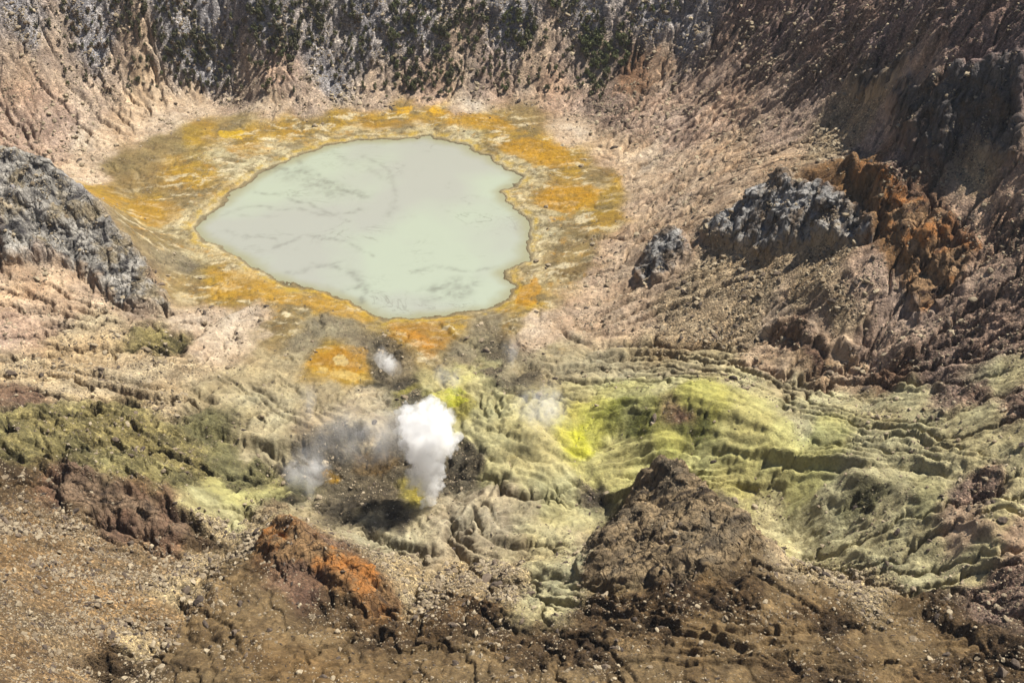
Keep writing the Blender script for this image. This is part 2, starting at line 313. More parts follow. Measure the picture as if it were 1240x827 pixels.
STYLE_PTS = [
 # far wall
 (20,20,'wall_grey'),(120,30,'wall_grey'),(220,40,'wall_grey'),(320,40,'wall_grey'),(420,30,'wall_grey'),(520,30,'wall_grey'),(620,30,'wall_grey'),(720,20,'wall_grey'),(800,20,'wall_grey'),
 (60,70,'wall_tan'),(20,80,'wall_tan'),(150,85,'wall_tan'),(250,85,'wall_grey'),(450,75,'wall_grey'),(560,75,'wall_tan'),(640,70,'wall_tan'),(720,75,'wall_tan'),(400,95,'wall_grey'),(30,120,'right_brown'),(70,140,'right_brown'),(100,120,'wall_tan'),
 (180,115,'pink'),(240,125,'pink'),(300,115,'wall_tan'),(335,95,'right_brown'),(330,120,'pink'),(380,120,'wall_tan'),(450,110,'wall_tan'),(520,110,'right_brown'),(600,105,'right_brown'),(680,115,'right_brown'),(740,130,'dark_brown'),(770,90,'rust'),(800,70,'right_tan'),(790,140,'right_brown'),
 (60,175,'right_brown'),(110,180,'pink'),(150,160,'pink'),(20,160,'right_brown'),(190,150,'pink'),
 # flats
 (150,200,'olive'),(200,170,'olive'),(240,160,'ochre'),(300,165,'ochre'),(280,150,'olive'),(350,155,'ochre'),(280,195,'pale_shore'),(330,180,'pale_shore'),(130,235,'ochre'),(180,255,'ochre'),(215,240,'olive'),(160,225,'olive'),(110,215,'pink'),(230,215,'ochre'),(225,270,'pale_shore'),
 (195,290,'olive'),(215,320,'grey_shore'),(230,345,'olive'),(260,335,'ochre'),(300,350,'ochre'),(270,360,'ochre'),(340,355,'ochre'),(380,365,'ochre'),(250,310,'pale_shore'),(300,325,'pale_shore'),(430,375,'ochre'),(350,375,'olive'),(300,385,'pink'),(240,390,'pink'),(270,410,'pink'),(330,400,'olive'),(390,390,'grey_shore'),(420,400,'grey_shore'),(370,415,'grey_shore'),
 (410,150,'ochre'),(450,148,'ochre'),(490,140,'ochre'),(530,140,'ochre'),(570,148,'ochre'),(600,150,'ochre'),(430,162,'pale_shore'),(500,158,'pale_shore'),(560,162,'pale_shore'),(570,132,'pink'),(630,145,'olive'),(640,175,'ochre'),(660,185,'ochre'),(615,180,'ochre'),(610,195,'pale_shore'),(640,215,'pale_shore'),(690,165,'pink'),(690,200,'ochre'),(720,215,'olive'),(670,240,'ochre'),(700,245,'ochre'),(735,230,'ochre'),(700,270,'olive'),(730,265,'ochre'),(650,262,'pale_shore'),(660,290,'pale_shore'),(690,310,'olive'),(700,330,'olive'),(655,335,'pale_shore'),(640,355,'ochre'),(635,370,'ochre'),(745,195,'pink'),(770,215,'pink'),(780,250,'right_tan'),(750,300,'right_tan'),(720,340,'right_tan'),
 (500,395,'ochre'),(490,405,'ochre'),(520,420,'olive'),(540,400,'ochre'),(590,395,'grey_shore'),(620,395,'olive'),(560,430,'grey_shore'),(660,385,'pink'),(700,380,'right_tan'),(650,410,'pink'),
 # floor in front of the lake
 (400,430,'ochre'),(420,440,'ochre'),(390,445,'ochre'),(430,455,'ochre'),(440,425,'grey_shore'),(460,440,'bowl'),(480,450,'grey_shore'),(350,440,'grey_lobe'),(350,480,'grey_lobe'),(290,470,'grey_lobe'),(400,480,'grey_lobe'),(450,480,'mud'),(420,500,'mud'),(500,475,'bowl_yellow'),(530,465,'lobe'),(560,455,'yellow_green'),(590,440,'lobe'),(600,430,'bowl'),(620,450,'grey_lobe'),(540,480,'sulphur'),(560,495,'bowl_yellow'),(590,490,'lobe'),(580,470,'lobe'),(560,520,'lobe'),
 (430,532,'bowl'),(470,540,'bowl'),(505,545,'bowl'),(350,565,'bowl'),(390,562,'bowl'),(560,545,'bowl'),(575,552,'bowl'),(400,612,'bowl'),(350,605,'bowl'),(540,590,'bowl'),(595,455,'bowl'),(612,440,'bowl'),(630,455,'bowl'),(470,425,'bowl'),(490,465,'bowl'),(505,480,'bowl'),
 (380,510,'mud'),(330,520,'grey_lobe'),(300,545,'grey_lobe'),(450,520,'mud'),(400,540,'bowl'),(440,555,'bowl'),(480,560,'bowl'),(420,580,'bowl'),(460,600,'bowl'),(360,580,'dark_green'),(310,570,'dark_green'),(330,545,'grey_lobe'),(340,600,'yellow_green'),(300,590,'dark_green'),(540,560,'bowl'),(570,570,'bowl'),(570,600,'mud'),(545,605,'mud'),(430,610,'bowl'),(480,630,'bowl'),(380,615,'grey_lobe'),(505,590,'bowl_yellow'),
 (640,490,'lobe'),(660,500,'lobe'),(620,500,'lobe'),(600,530,'lobe'),(640,560,'lobe'),(680,590,'lobe'),(640,530,'lobe'),(590,560,'lobe'),(690,610,'lobe'),(560,640,'mud'),(600,630,'mud'),(600,600,'mud'),(560,660,'mud'),(640,620,'grey_lobe'),(680,625,'lobe'),(500,650,'grey_lobe'),(450,640,'grey_lobe'),(520,680,'mud'),(490,690,'debris'),(560,700,'debris'),(610,665,'grey_lobe'),(650,650,'green_pale'),(680,660,'green_pale'),
 # yellow hill
 (700,505,'sulphur'),(690,530,'bright_sulphur'),(705,545,'bright_sulphur'),(720,515,'bright_sulphur'),(730,495,'sulphur'),(780,490,'yellow_green'),(740,505,'green_face'),(780,512,'green_face'),(820,510,'green_face'),(850,515,'green_face'),(820,497,'rust'),(830,478,'sulphur'),(860,490,'sulphur'),(890,510,'yellow_green'),(930,530,'yellow_green'),(750,550,'yellow_green'),(800,540,'sulphur'),(760,575,'yellow_green'),(720,570,'yellow_green'),(850,555,'yellow_green'),(900,550,'yellow_green'),(850,585,'yellow_green'),(950,560,'yellow_green'),(900,590,'yellow_green'),(780,560,'yellow_green'),(980,580,'yellow_green'),(720,595,'bowl'),(700,475,'lobe'),(750,475,'yellow_green'),
 (670,440,'grey_lobe'),(700,450,'grey_lobe'),(760,440,'grey_lobe'),(820,450,'grey_lobe'),(800,470,'lobe'),(900,460,'green_pale'),(860,440,'grey_lobe'),(930,440,'right_tan'),(960,470,'grey_lobe'),(1000,490,'green_pale'),(960,510,'green_pale'),(1000,530,'yellow_green'),(1050,540,'green_pale'),(1100,530,'green_pale'),(1100,480,'green_pale'),(1170,520,'green_pale'),(1150,560,'green_pale'),(1220,560,'green_pale'),(1050,570,'green_pale'),(1230,490,'dark_brown'),(1210,460,'green_pale'),
 (1020,430,'right_tan'),(990,440,'rust'),(960,400,'rust'),(1090,455,'rust'),(1060,425,'right_brown'),(1130,445,'dark_brown'),(1160,480,'dark_brown'),(1100,400,'right_brown'),(1180,420,'dark_brown'),(1230,410,'dark_brown'),(1200,380,'dark_brown'),
 # right flank
 (760,385,'right_tan'),(820,390,'scree_tan'),(860,410,'scree_tan'),(900,400,'scree_tan'),(850,360,'scree_tan'),(920,350,'scree_tan'),(980,350,'scree_tan'),(1030,370,'scree_tan'),(800,330,'right_tan'),(880,330,'scree_tan'),(990,320,'scree_tan'),(1060,330,'right_brown'),(1080,380,'right_brown'),(1000,395,'right_tan'),(940,380,'right_tan'),
 (1030,215,'orange'),(1060,230,'orange'),(1100,250,'rust'),(1130,290,'rust'),(1090,300,'orange'),(1150,320,'rust'),(1110,350,'orange'),(1080,270,'orange'),(1170,250,'right_brown'),(1200,280,'dark_brown'),(1220,230,'right_brown'),(1230,320,'dark_brown'),(1200,340,'right_brown'),(1180,225,'scree_tan'),
 (830,200,'right_tan'),(880,180,'right_tan'),(860,230,'right_tan'),(920,200,'right_tan'),(960,190,'right_tan'),(820,240,'right_tan'),(1000,180,'scree_tan'),(1020,150,'scree_tan'),(960,150,'right_brown'),(900,140,'right_brown'),(840,160,'right_brown'),(820,120,'right_brown'),(860,90,'right_brown'),(930,110,'right_brown'),(880,50,'dark_brown'),(840,40,'wall_grey'),(950,70,'dark_brown'),(980,110,'dark_brown'),(1050,140,'scree_tan'),(1060,170,'right_brown'),(1090,210,'dark_brown'),
 (900,10,'dark_red'),(960,30,'dark_red'),(1020,20,'dark_red'),(1080,30,'dark_red'),(1140,40,'dark_red'),(1200,30,'dark_red'),(1180,80,'dark_red'),(1120,75,'right_brown'),(1010,60,'dark_brown'),(1240,60,'dark_red'),(1200,120,'dark_red'),
 # left
 (50,250,'wall_grey'),(30,350,'right_tan'),(100,350,'right_tan'),(170,370,'right_tan'),(60,380,'right_tan'),(20,400,'right_brown'),(120,400,'tan_left'),(180,410,'green_left'),(210,415,'green_left'),(80,430,'tan_left'),(20,450,'tan_left'),(160,440,'tan_left'),(230,440,'tan_left'),(250,420,'pink'),(60,470,'tan_left'),(130,475,'tan_left'),(200,480,'tan_left'),(250,480,'grey_lobe'),(20,480,'rust'),
 (40,510,'green_left'),(100,510,'green_left'),(150,500,'green_left'),(170,530,'green_left'),(220,540,'green_left'),(100,550,'green_left'),(20,540,'green_left'),(240,570,'green_left'),(200,575,'green_left'),(270,555,'dark_green'),(250,520,'dark_green'),(280,600,'yellow_green'),(250,610,'lobe'),(150,570,'green_left'),(30,580,'brown_dark'),(80,595,'rust'),(150,615,'rust'),(210,640,'rust'),(250,655,'brown_dark'),(280,630,'lobe'),(270,640,'debris'),(300,640,'debris'),
 (30,640,'scree_fg'),(90,640,'scree_fg'),(150,670,'scree_fg'),(60,700,'scree_fg'),(130,720,'scree_fg'),(200,690,'scree_fg'),(30,760,'scree_fg'),(100,780,'scree_fg'),(60,820,'scree_fg'),(140,800,'brown_dark'),(250,680,'debris'),(220,710,'debris'),(190,750,'scree_fg'),(170,780,'debris'),
 # near ground
 (280,700,'brown_fg'),(320,740,'brown_fg'),(270,760,'brown_fg'),(230,790,'brown_fg'),(350,790,'brown_fg'),(280,820,'brown_fg'),(400,780,'brown_fg'),(420,820,'brown_fg'),(340,650,'orange'),(380,680,'rust'),(430,710,'orange'),(470,735,'orange'),(360,710,'rust'),(410,740,'brown_dark'),(470,770,'brown_dark'),(500,740,'debris'),(540,760,'brown_dark'),(500,800,'brown_fg'),(580,740,'brown_dark'),(620,700,'debris'),(580,810,'brown_fg'),(640,780,'brown_dark'),(660,730,'green_pale'),(600,720,'debris'),(700,790,'brown_dark'),(680,820,'brown_fg'),
 (750,640,'brown_dark'),(690,690,'green_pale'),(740,700,'brown_fg'),(730,740,'brown_dark'),(780,750,'brown_dark'),(820,720,'brown_dark'),(850,670,'brown_fg'),(800,660,'brown_dark'),(830,620,'brown_fg'),(890,648,'tan_left'),(935,674,'tan_left'),(735,692,'green_pale'),(655,690,'green_pale'),(690,660,'grey_lobe'),(870,625,'brown_fg'),(900,660,'brown_fg'),(950,670,'lobe'),(900,630,'green_pale'),(930,640,'green_pale'),(850,770,'brown_fg'),(780,810,'brown_fg'),(900,720,'brown_dark'),(950,720,'brown_fg'),(900,800,'brown_fg'),(960,770,'brown_fg'),(1010,760,'brown_dark'),(1060,790,'brown_fg'),(1130,780,'brown_fg'),(1150,750,'brown_dark'),(1100,740,'brown_fg'),(1000,720,'brown_fg'),(960,820,'brown_dark'),
 (970,690,'debris'),(1010,700,'debris'),(1060,720,'debris'),(1000,660,'green_pale'),(1050,650,'green_pale'),(1100,650,'green_pale'),(1000,620,'green_pale'),(1050,610,'dark_green'),(1080,620,'green_pale'),(1130,690,'green_pale'),(1180,690,'green_pale'),(1120,610,'lobe'),(1170,640,'right_tan'),(1210,620,'green_pale'),(1230,660,'right_tan'),(1180,600,'dark_brown'),(880,610,'bowl'),(930,615,'green_pale'),(960,600,'yellow_green'),(1200,740,'dark_brown'),(1230,700,'dark_brown'),(1220,790,'brown_dark'),(1180,810,'brown_dark'),
]
SN = list(STYLE)
sp = np.array([(a, b) for a, b, _ in STYLE_PTS], float)
SPX, SPY = on_base(sp[:, 0], sp[:, 1])
SID = np.array([SN.index(c) for _, _, c in STYLE_PTS])
PRM = np.array([list(lin(STYLE[k][0])) + list(lin(STYLE[k][1])) + [STYLE[k][2], STYLE[k][3], STYLE[k][4], STYLE[k][5]] for k in SN], float)[SID].astype(F)
def styles(x, y, warp=1.0):
    """blended ground style at each place: 0-2 colour, 3-5 second colour, 6 roughness, 7 gully, 8 wavelength, 9 stones"""
    wx = x + warp * (11.0 * fbm(x, y, 1 / 26., 6, 301, .62))
    wy = y + warp * (13.0 * fbm(x, y, 1 / 26., 6, 401, .62))
    out = np.zeros(x.shape + (10,), F)
    BK = 32
    for a in range(0, x.shape[0], BK):
        for b in range(0, x.shape[1], BK):
            g = (slice(a, a + BK), slice(b, b + BK))
            X_, Y_ = wx[g].ravel().astype(F), wy[g].ravel().astype(F)
            near = np.argpartition((SPX - X_.mean()) ** 2 + ((SPY - Y_.mean()) * .75) ** 2, 26)[:26]
            d2 = (X_[:, None] - SPX[near].astype(F)) ** 2 + ((Y_[:, None] - SPY[near].astype(F)) * F(.75)) ** 2
            w = 1 / (d2 + 3.0)
            w = w ** 2.7
            w /= w.sum(1, keepdims=True)
            out[g] = (w @ PRM[near]).reshape(out[g].shape)
    return out

# ------------------------------------------------------------------ crests, scarps and gullies
CRESTS = [  # outline, height, half width
 (line([(770,590),(800,570),(830,600),(870,640),(930,668),(990,695)]), 5.0, 7.0),
 (line([(300,668),(345,640),(400,676),(460,716),(488,744)]), 4.0, 6.0),
 (line([(700,492),(760,488),(830,478),(880,499),(935,526)]), 2.5, 6.0),
 (line([(715,560),(760,546),(830,536),(900,540),(1000,558),(1090,566)]), 1.6, 5.0),
 (line([(960,625),(1040,586),(1120,602),(1185,648),(1240,672)]), 3.5, 7.0),
 (line([(0,195),(60,217),(110,250),(160,305),(207,374)]), 3.0, 6.0),
 (line([(905,545),(980,520),(1060,470)]), 1.5, 5.0),
 (line([(1010,202),(1060,222),(1120,262),(1160,305)]), 4.0, 7.0),
 (line([(330,92),(300,118)]), 2.5, 6.0),(line([(335,90),(375,118)]), 2.5, 6.0),
 (line([(600,700),(660,690),(700,690)]), 2.0, 4.0),
 (line([(330,800),(310,740),(300,690)]), 1.5, 9.0),
 (line([(480,770),(560,742),(640,748),(720,762)]), 2.5, 5.0),
 (line([(1000,745),(1080,725),(1140,742),(1170,762)]), 3.0, 6.0),
 (line([(620,660),(660,648),(712,655)]), 1.8, 4.0),
]
SCARPS = [  # run, drop m (the ground on the right of the run drops), reach m, breadth m
 (line([(215,512),(270,528),(330,540),(372,548),(420,528),(470,520)]), 3.2, 14, 1.6),
 (line([(545,528),(575,548),(600,578),(592,590),(560,620),(545,640)]), 2.6, 12, 1.4),
 (line([(672,590),(640,612),(610,600),(598,580),(612,572),(580,548)]), 1.6, 9, 1.0),
 (line([(730,610),(680,622),(640,612)]), 2.0, 8, 1.1),
 (line([(465,388),(520,384),(560,412),(600,428)]), 1.2, 8, 1.0),
 (line([(730,434),(800,422),(900,432)]), 2.0, 10, 1.3),
 (line([(820,576),(880,572),(980,560)]), 1.4, 8, 1.0),
 (line([(850,600),(905,590),(960,600)]), 2.2, 9, 1.3),
 (line([(680,462),(760,460),(840,462)]), 1.2, 8, 1.0),
 (line([(900,470),(960,486),(1040,500)]), 1.6, 9, 1.2),
 (line([(560,470),(610,462),(640,440)]), 2.0, 9, 1.2),
 (line([(560,510),(600,520),(650,535),(690,560)]), 1.1, 7, 0.9),
 (line([(300,484),(340,478),(380,488)]), 0.8, 7, 0.9),
 (line([(60,580),(120,590),(180,604),(225,630),(268,656)]), 4.0, 12, 2.0),
 (line([(1000,590),(1060,600),(1120,620)]), 1.5, 9, 1.2),
 (line([(940,660),(1010,665),(1080,690)]), 1.2, 8, 1.0),
 (line([(1060,560),(1140,570),(1240,600)]), 2.5, 10, 1.5),
 (line([(1090,470),(1150,455),(1240,440)]), 3.0, 10, 1.8),
 (line([(640,690),(720,705),(780,735),(840,745)]), 2.0, 9, 1.4),
 (line([(780,750),(850,770),(930,790)]), 1.6, 8, 1.2),
 (line([(1120,740),(1175,775),(1240,780)]), 2.2, 9, 1.5),
 (line([(440,640),(480,660),(540,668)]), 1.6, 8, 1.1),
]
GULLIES = [  # run, depth m, half width m
 (line([(560,640),(600,588),(608,575),(560,520),(550,500)]), 1.6, 1.5),
 (line([(712,650),(735,615),(720,590),(700,560)]), 1.6, 2.5),
 (line([(240,520),(300,505),(360,492),(420,500)]), .7, 1.2),
 (line([(245,395),(280,378),(310,362)]), .9, 1.2),
 (line([(690,375),(760,352),(830,300)]), 1.3, 2.0),
 (line([(670,400),(720,420),(800,418),(880,425)]), 1.5, 1.8),
 (line([(280,655),(250,690),(200,750),(160,815)]), 1.2, 5),
 (line([(870,610),(960,650),(1040,700),(1130,735)]), 2.0, 6),
 (line([(590,670),(560,690),(520,720)]), .8, 4),
 (line([(1100,445),(1040,440),(980,425)]), 1.0, 4),
 (line([(640,490),(660,520),(690,548),(720,556)]), .9, 1.2),
 (line([(590,555),(630,570),(680,590)]), .6, .8),
 (line([(600,470),(640,480),(700,478)]), .8, 1.4),
 (line([(380,440),(350,470),(300,490)]), .4, .9),
]
CRAGS = [  # name, outline in the photo, label, category, material, relief m, block size m, stretch, edge breadth m
 ('rock_spur', [(0,188),(60,210),(112,246),(152,286),(182,322),(204,358),(214,382),(170,380),(140,372),(112,345),(92,332),(60,322),(0,326)], 'pale grey cliffed rock spur at the left edge above pale talus', 'rock spur', 'R_GREY', 5, 9, .28, 3.5),
 ('rock_cliff', [(1068,125),(1098,90),(1150,84),(1250,72),(1250,205),(1180,203),(1118,218),(1088,192),(1070,155)], 'big dark fluted cliff high on the right slope', 'cliff', 'R_DARK', 4.5, 8, .5, 4),
 ('rock_crag', [(846,275),(900,245),(940,214),(985,220),(1030,238),(1064,268),(1062,294),(1000,304),(965,304),(915,320),(888,304),(850,300)], 'jagged blue grey crag on the right slope beside the orange ridge', 'rock outcrop', 'R_CRAG', 5.5, 8, .4, 3),
 ('rock_outcrop', [(764,330),(796,286),(830,278),(842,308),(800,345),(768,348)], 'small grey outcrop at the foot of the right slope near ochre flats', 'rock outcrop', 'R_CRAG', 4.5, 6, .4, 3),
 ('rock_peak', [(688,712),(700,668),(735,632),(765,596),(796,568),(836,584),(872,622),(912,656),(940,676),(880,694),(830,714),(760,720)], 'pointed brown rocky peak in front of the yellow green hill', 'rock peak', 'R_BROWN', 4.5, 8, .5, 5),
 ('rock_outcrop', [(916,408),(940,386),(966,382),(992,406),(984,418),(940,416)], 'small rust red knob above the pale sandy tongue', 'rock outcrop', 'R_RED', 3, 5, .5, 2),
 ('rock_ledge', [(55,580),(100,574),(182,600),(234,636),(276,660),(228,664),(170,648),(120,634),(66,612)], 'dark red brown ledge above the left boulder scree', 'rock ledge', 'R_RED', 3.5, 6, .5, 3),
 ('rock_mound', [(298,668),(345,634),(402,668),(472,708),(494,746),(440,742),(380,704),(330,692)], 'orange stained rock mound near the bottom of the crater', 'rock mound', 'R_ORANGE', 3.2, 6, .6, 4),
 ('rock_buttress', [(1018,105),(1050,70),(1100,62),(1116,90),(1064,120),(1030,128)], 'dark grey buttress above the pale scree at upper right', 'rock outcrop', 'R_DARK', 5, 8, .4, 3),
 ('rock_hummock', [(298,615),(328,604),(356,614),(348,634),(306,636)], 'small dark hummock behind the orange mound beside the left steam vent', 'rock outcrop', 'R_BROWN', 2.6, 4, .5, 2),
 ('rock_ridge', [(1000,200),(1040,204),(1100,236),(1160,270),(1204,300),(1160,356),(1112,398),(1090,372),(1085,320),(1066,286),(1040,240)], 'rust and orange stained ridge right of the blue grey crag', 'rock ridge', 'R_RUST', 4.5, 9, .5, 6),
]
CRAG_L = [line(c[1]) for c in CRAGS]
def local(x, y, L, reach):
    return (x > L[:, 0].min() - reach) & (x < L[:, 0].max() + reach) & (y > L[:, 1].min() - reach) & (y < L[:, 1].max() + reach)

def erosion(x, y, wav, amp, seed=0, sharp=0.0, flat=.12, ka=2.2, kl=2.2):
    """run-off gullies: stripes that follow the fall line, branching over four scales"""
    dx, dy = bil(GDX, x, y), bil(GDY, x, y)
    sl = np.sqrt(dx * dx + dy * dy) + 1e-4
    qx, qy = dy / sl, -dx / sl                       # across the slope
    px_, py_ = -dy / sl, dx / sl
    h = np.zeros(x.shape, F); a = 1.0; f = 1.0
    ax, ay = qx.copy(), qy.copy()
    for o in range(4):
        X, Y = (x / wav * f / 1.6).astype(F), (y / wav * f / 1.6).astype(F)
        cx, cy = np.floor(X), np.floor(Y)
        ix, iy = cx.astype(np.int32), cy.astype(np.int32)
        hs = np.zeros(x.shape, F); ds = np.zeros(x.shape, F); ws = np.zeros(x.shape, F) + 1e-5
        nn = np.sqrt(ax * ax + ay * ay) + 1e-5
        ux, uy = ax / nn, ay / nn
        for i in (-1, 0, 1):
            for j in (-1, 0, 1):
                hh = _h(ix + i, iy + j, seed + o * 31)
                ox = X - (cx + i + (hh & np.uint32(0xffff)).astype(F) / 65535)
                oy = Y - (cy + j + (hh >> np.uint32(16)).astype(F) / 65535)
                ac = ox * ux + oy * uy; al = oy * ux - ox * uy
                w = np.exp(-(ac * ac * F(ka) + al * al * F(kl)))
                ph = ac * F(6.2832 * 1.25)
                hs += np.cos(ph) * w; ds -= np.sin(ph) * w; ws += w
        v = hs / ws
        v = v + F(sharp) * (1 - 2 * np.abs(v) - v)
        h += a * v * amp
        d = ds / ws
        ax = ax + F(.55) * a * d * px_ * 1.2; ay = ay + F(.55) * a * d * py_ * 1.2
        a *= .52; f *= 2.0
    return h * np.clip(sl * 2.4, flat, 1)

def macro(x, y):
    """surveyed land with its crests, scarps and gullies"""
    x, y = np.asarray(x, F), np.asarray(y, F)
    z = bil(GZ, x, y).astype(F)
    wx, wy = x + 2.6 * fbm(x, y, 1 / 10., 5, 55, .6), y + 2.6 * fbm(x, y, 1 / 10., 5, 77, .6)
    for L, hgt, w in CRESTS:
        m = local(x, y, L, w * 4)
        if m.any():
            d, t, s = dist_line(wx[m], wy[m], L)
            z[m] += hgt * np.exp(-np.sqrt(d * d + .3) / w) * (.35 + .65 * smooth(0, .15, t) * smooth(1, .8, t))
    for L, drop, reach, br in SCARPS:
        m = local(x, y, L, reach * 2)
        if m.any():
            d, t, s = dist_line(wx[m], wy[m], L)
            q = d * s
            e = smooth(0, .12, t) * smooth(1, .88, t) * (.55 if L[:, 0].mean() > 28 and L[:, 1].mean() > 285 else 1.3)
            up = .5 * drop * np.exp(-np.maximum(q, 0) / reach) ; dn = -.5 * drop * np.exp(-np.maximum(-q, 0) / reach)
            k = smooth(-br, br, q)
            z[m] += (dn + (up - dn) * k) * e
    for L, dep, w in GULLIES:
        m = local(x, y, L, w * 4)
        if m.any():
            d, t, s = dist_line(wx[m], wy[m], L)
            z[m] -= 1.3 * dep * np.exp(-(d / w) ** 2) * smooth(0, .1, t) * smooth(1, .9, t)
    for k, (c, L) in enumerate(zip(CRAGS, CRAG_L)):
        m = local(x, y, L, 6)
        if m.any():
            sd = poly_sd(wx[m], wy[m], L)
            am, sz, ed = c[5], c[6], c[8]
            rg = ridged(wx[m], wy[m] * .8, 1 / (sz * 1.5), 5, 200 + k, .6)
            z[m] += am * (.42 * smooth(0, ed, sd) + .95 * (rg - .25) * smooth(0, ed * 1.6, sd))
    return z, wx, wy

yy_, xx_ = np.meshgrid(gy, gx, indexing='ij')
GM = macro(xx_, yy_)[0]
GM = GM + 2.0 * fbm(xx_.astype(F), yy_.astype(F), 1 / 30., 3, 42)
GDX, GDY = np.gradient(GM, GS, axis=1).astype(F), np.gradient(GM, GS, axis=0).astype(F)
TEX = RNG.normal(size=(1024, 1024)).astype(F)
TEX = .6 * TEX + .4 * np.repeat(np.repeat(RNG.normal(size=(512, 512)), 2, 0), 2, 1).astype(F)
def tex(x, y, cell):
    u, v = x / F(cell), y / F(cell)
    fu, fv = np.floor(u), np.floor(v)
    i, j = fu.astype(np.int32) & 1023, fv.astype(np.int32) & 1023
    a, b = (u - fu).astype(F), (v - fv).astype(F)
    i1, j1 = (i + 1) & 1023, (j + 1) & 1023
    return (TEX[j, i] * (1 - a) + TEX[j, i1] * a) * (1 - b) + (TEX[j1, i] * (1 - a) + TEX[j1, i1] * a) * b
def streaks(x, y, cell, step, nstep):
    """run-off streaks: grit averaged along the fall line, both ways"""
    acc = tex(x, y, cell)
    for sg in (1, -1):
        px_, py_ = x.copy(), y.copy()
        for k in range(nstep):
            if k % 3 == 0:
                dx, dy = bil(GDX, px_, py_), bil(GDY, px_, py_)
                il = F(step * sg) / (np.sqrt(dx * dx + dy * dy) + F(.02))
                dx *= il; dy *= il
            px_ += dx; py_ += dy
            acc = acc + tex(px_, py_, cell)
    return acc / math.sqrt(2 * nstep + 1)

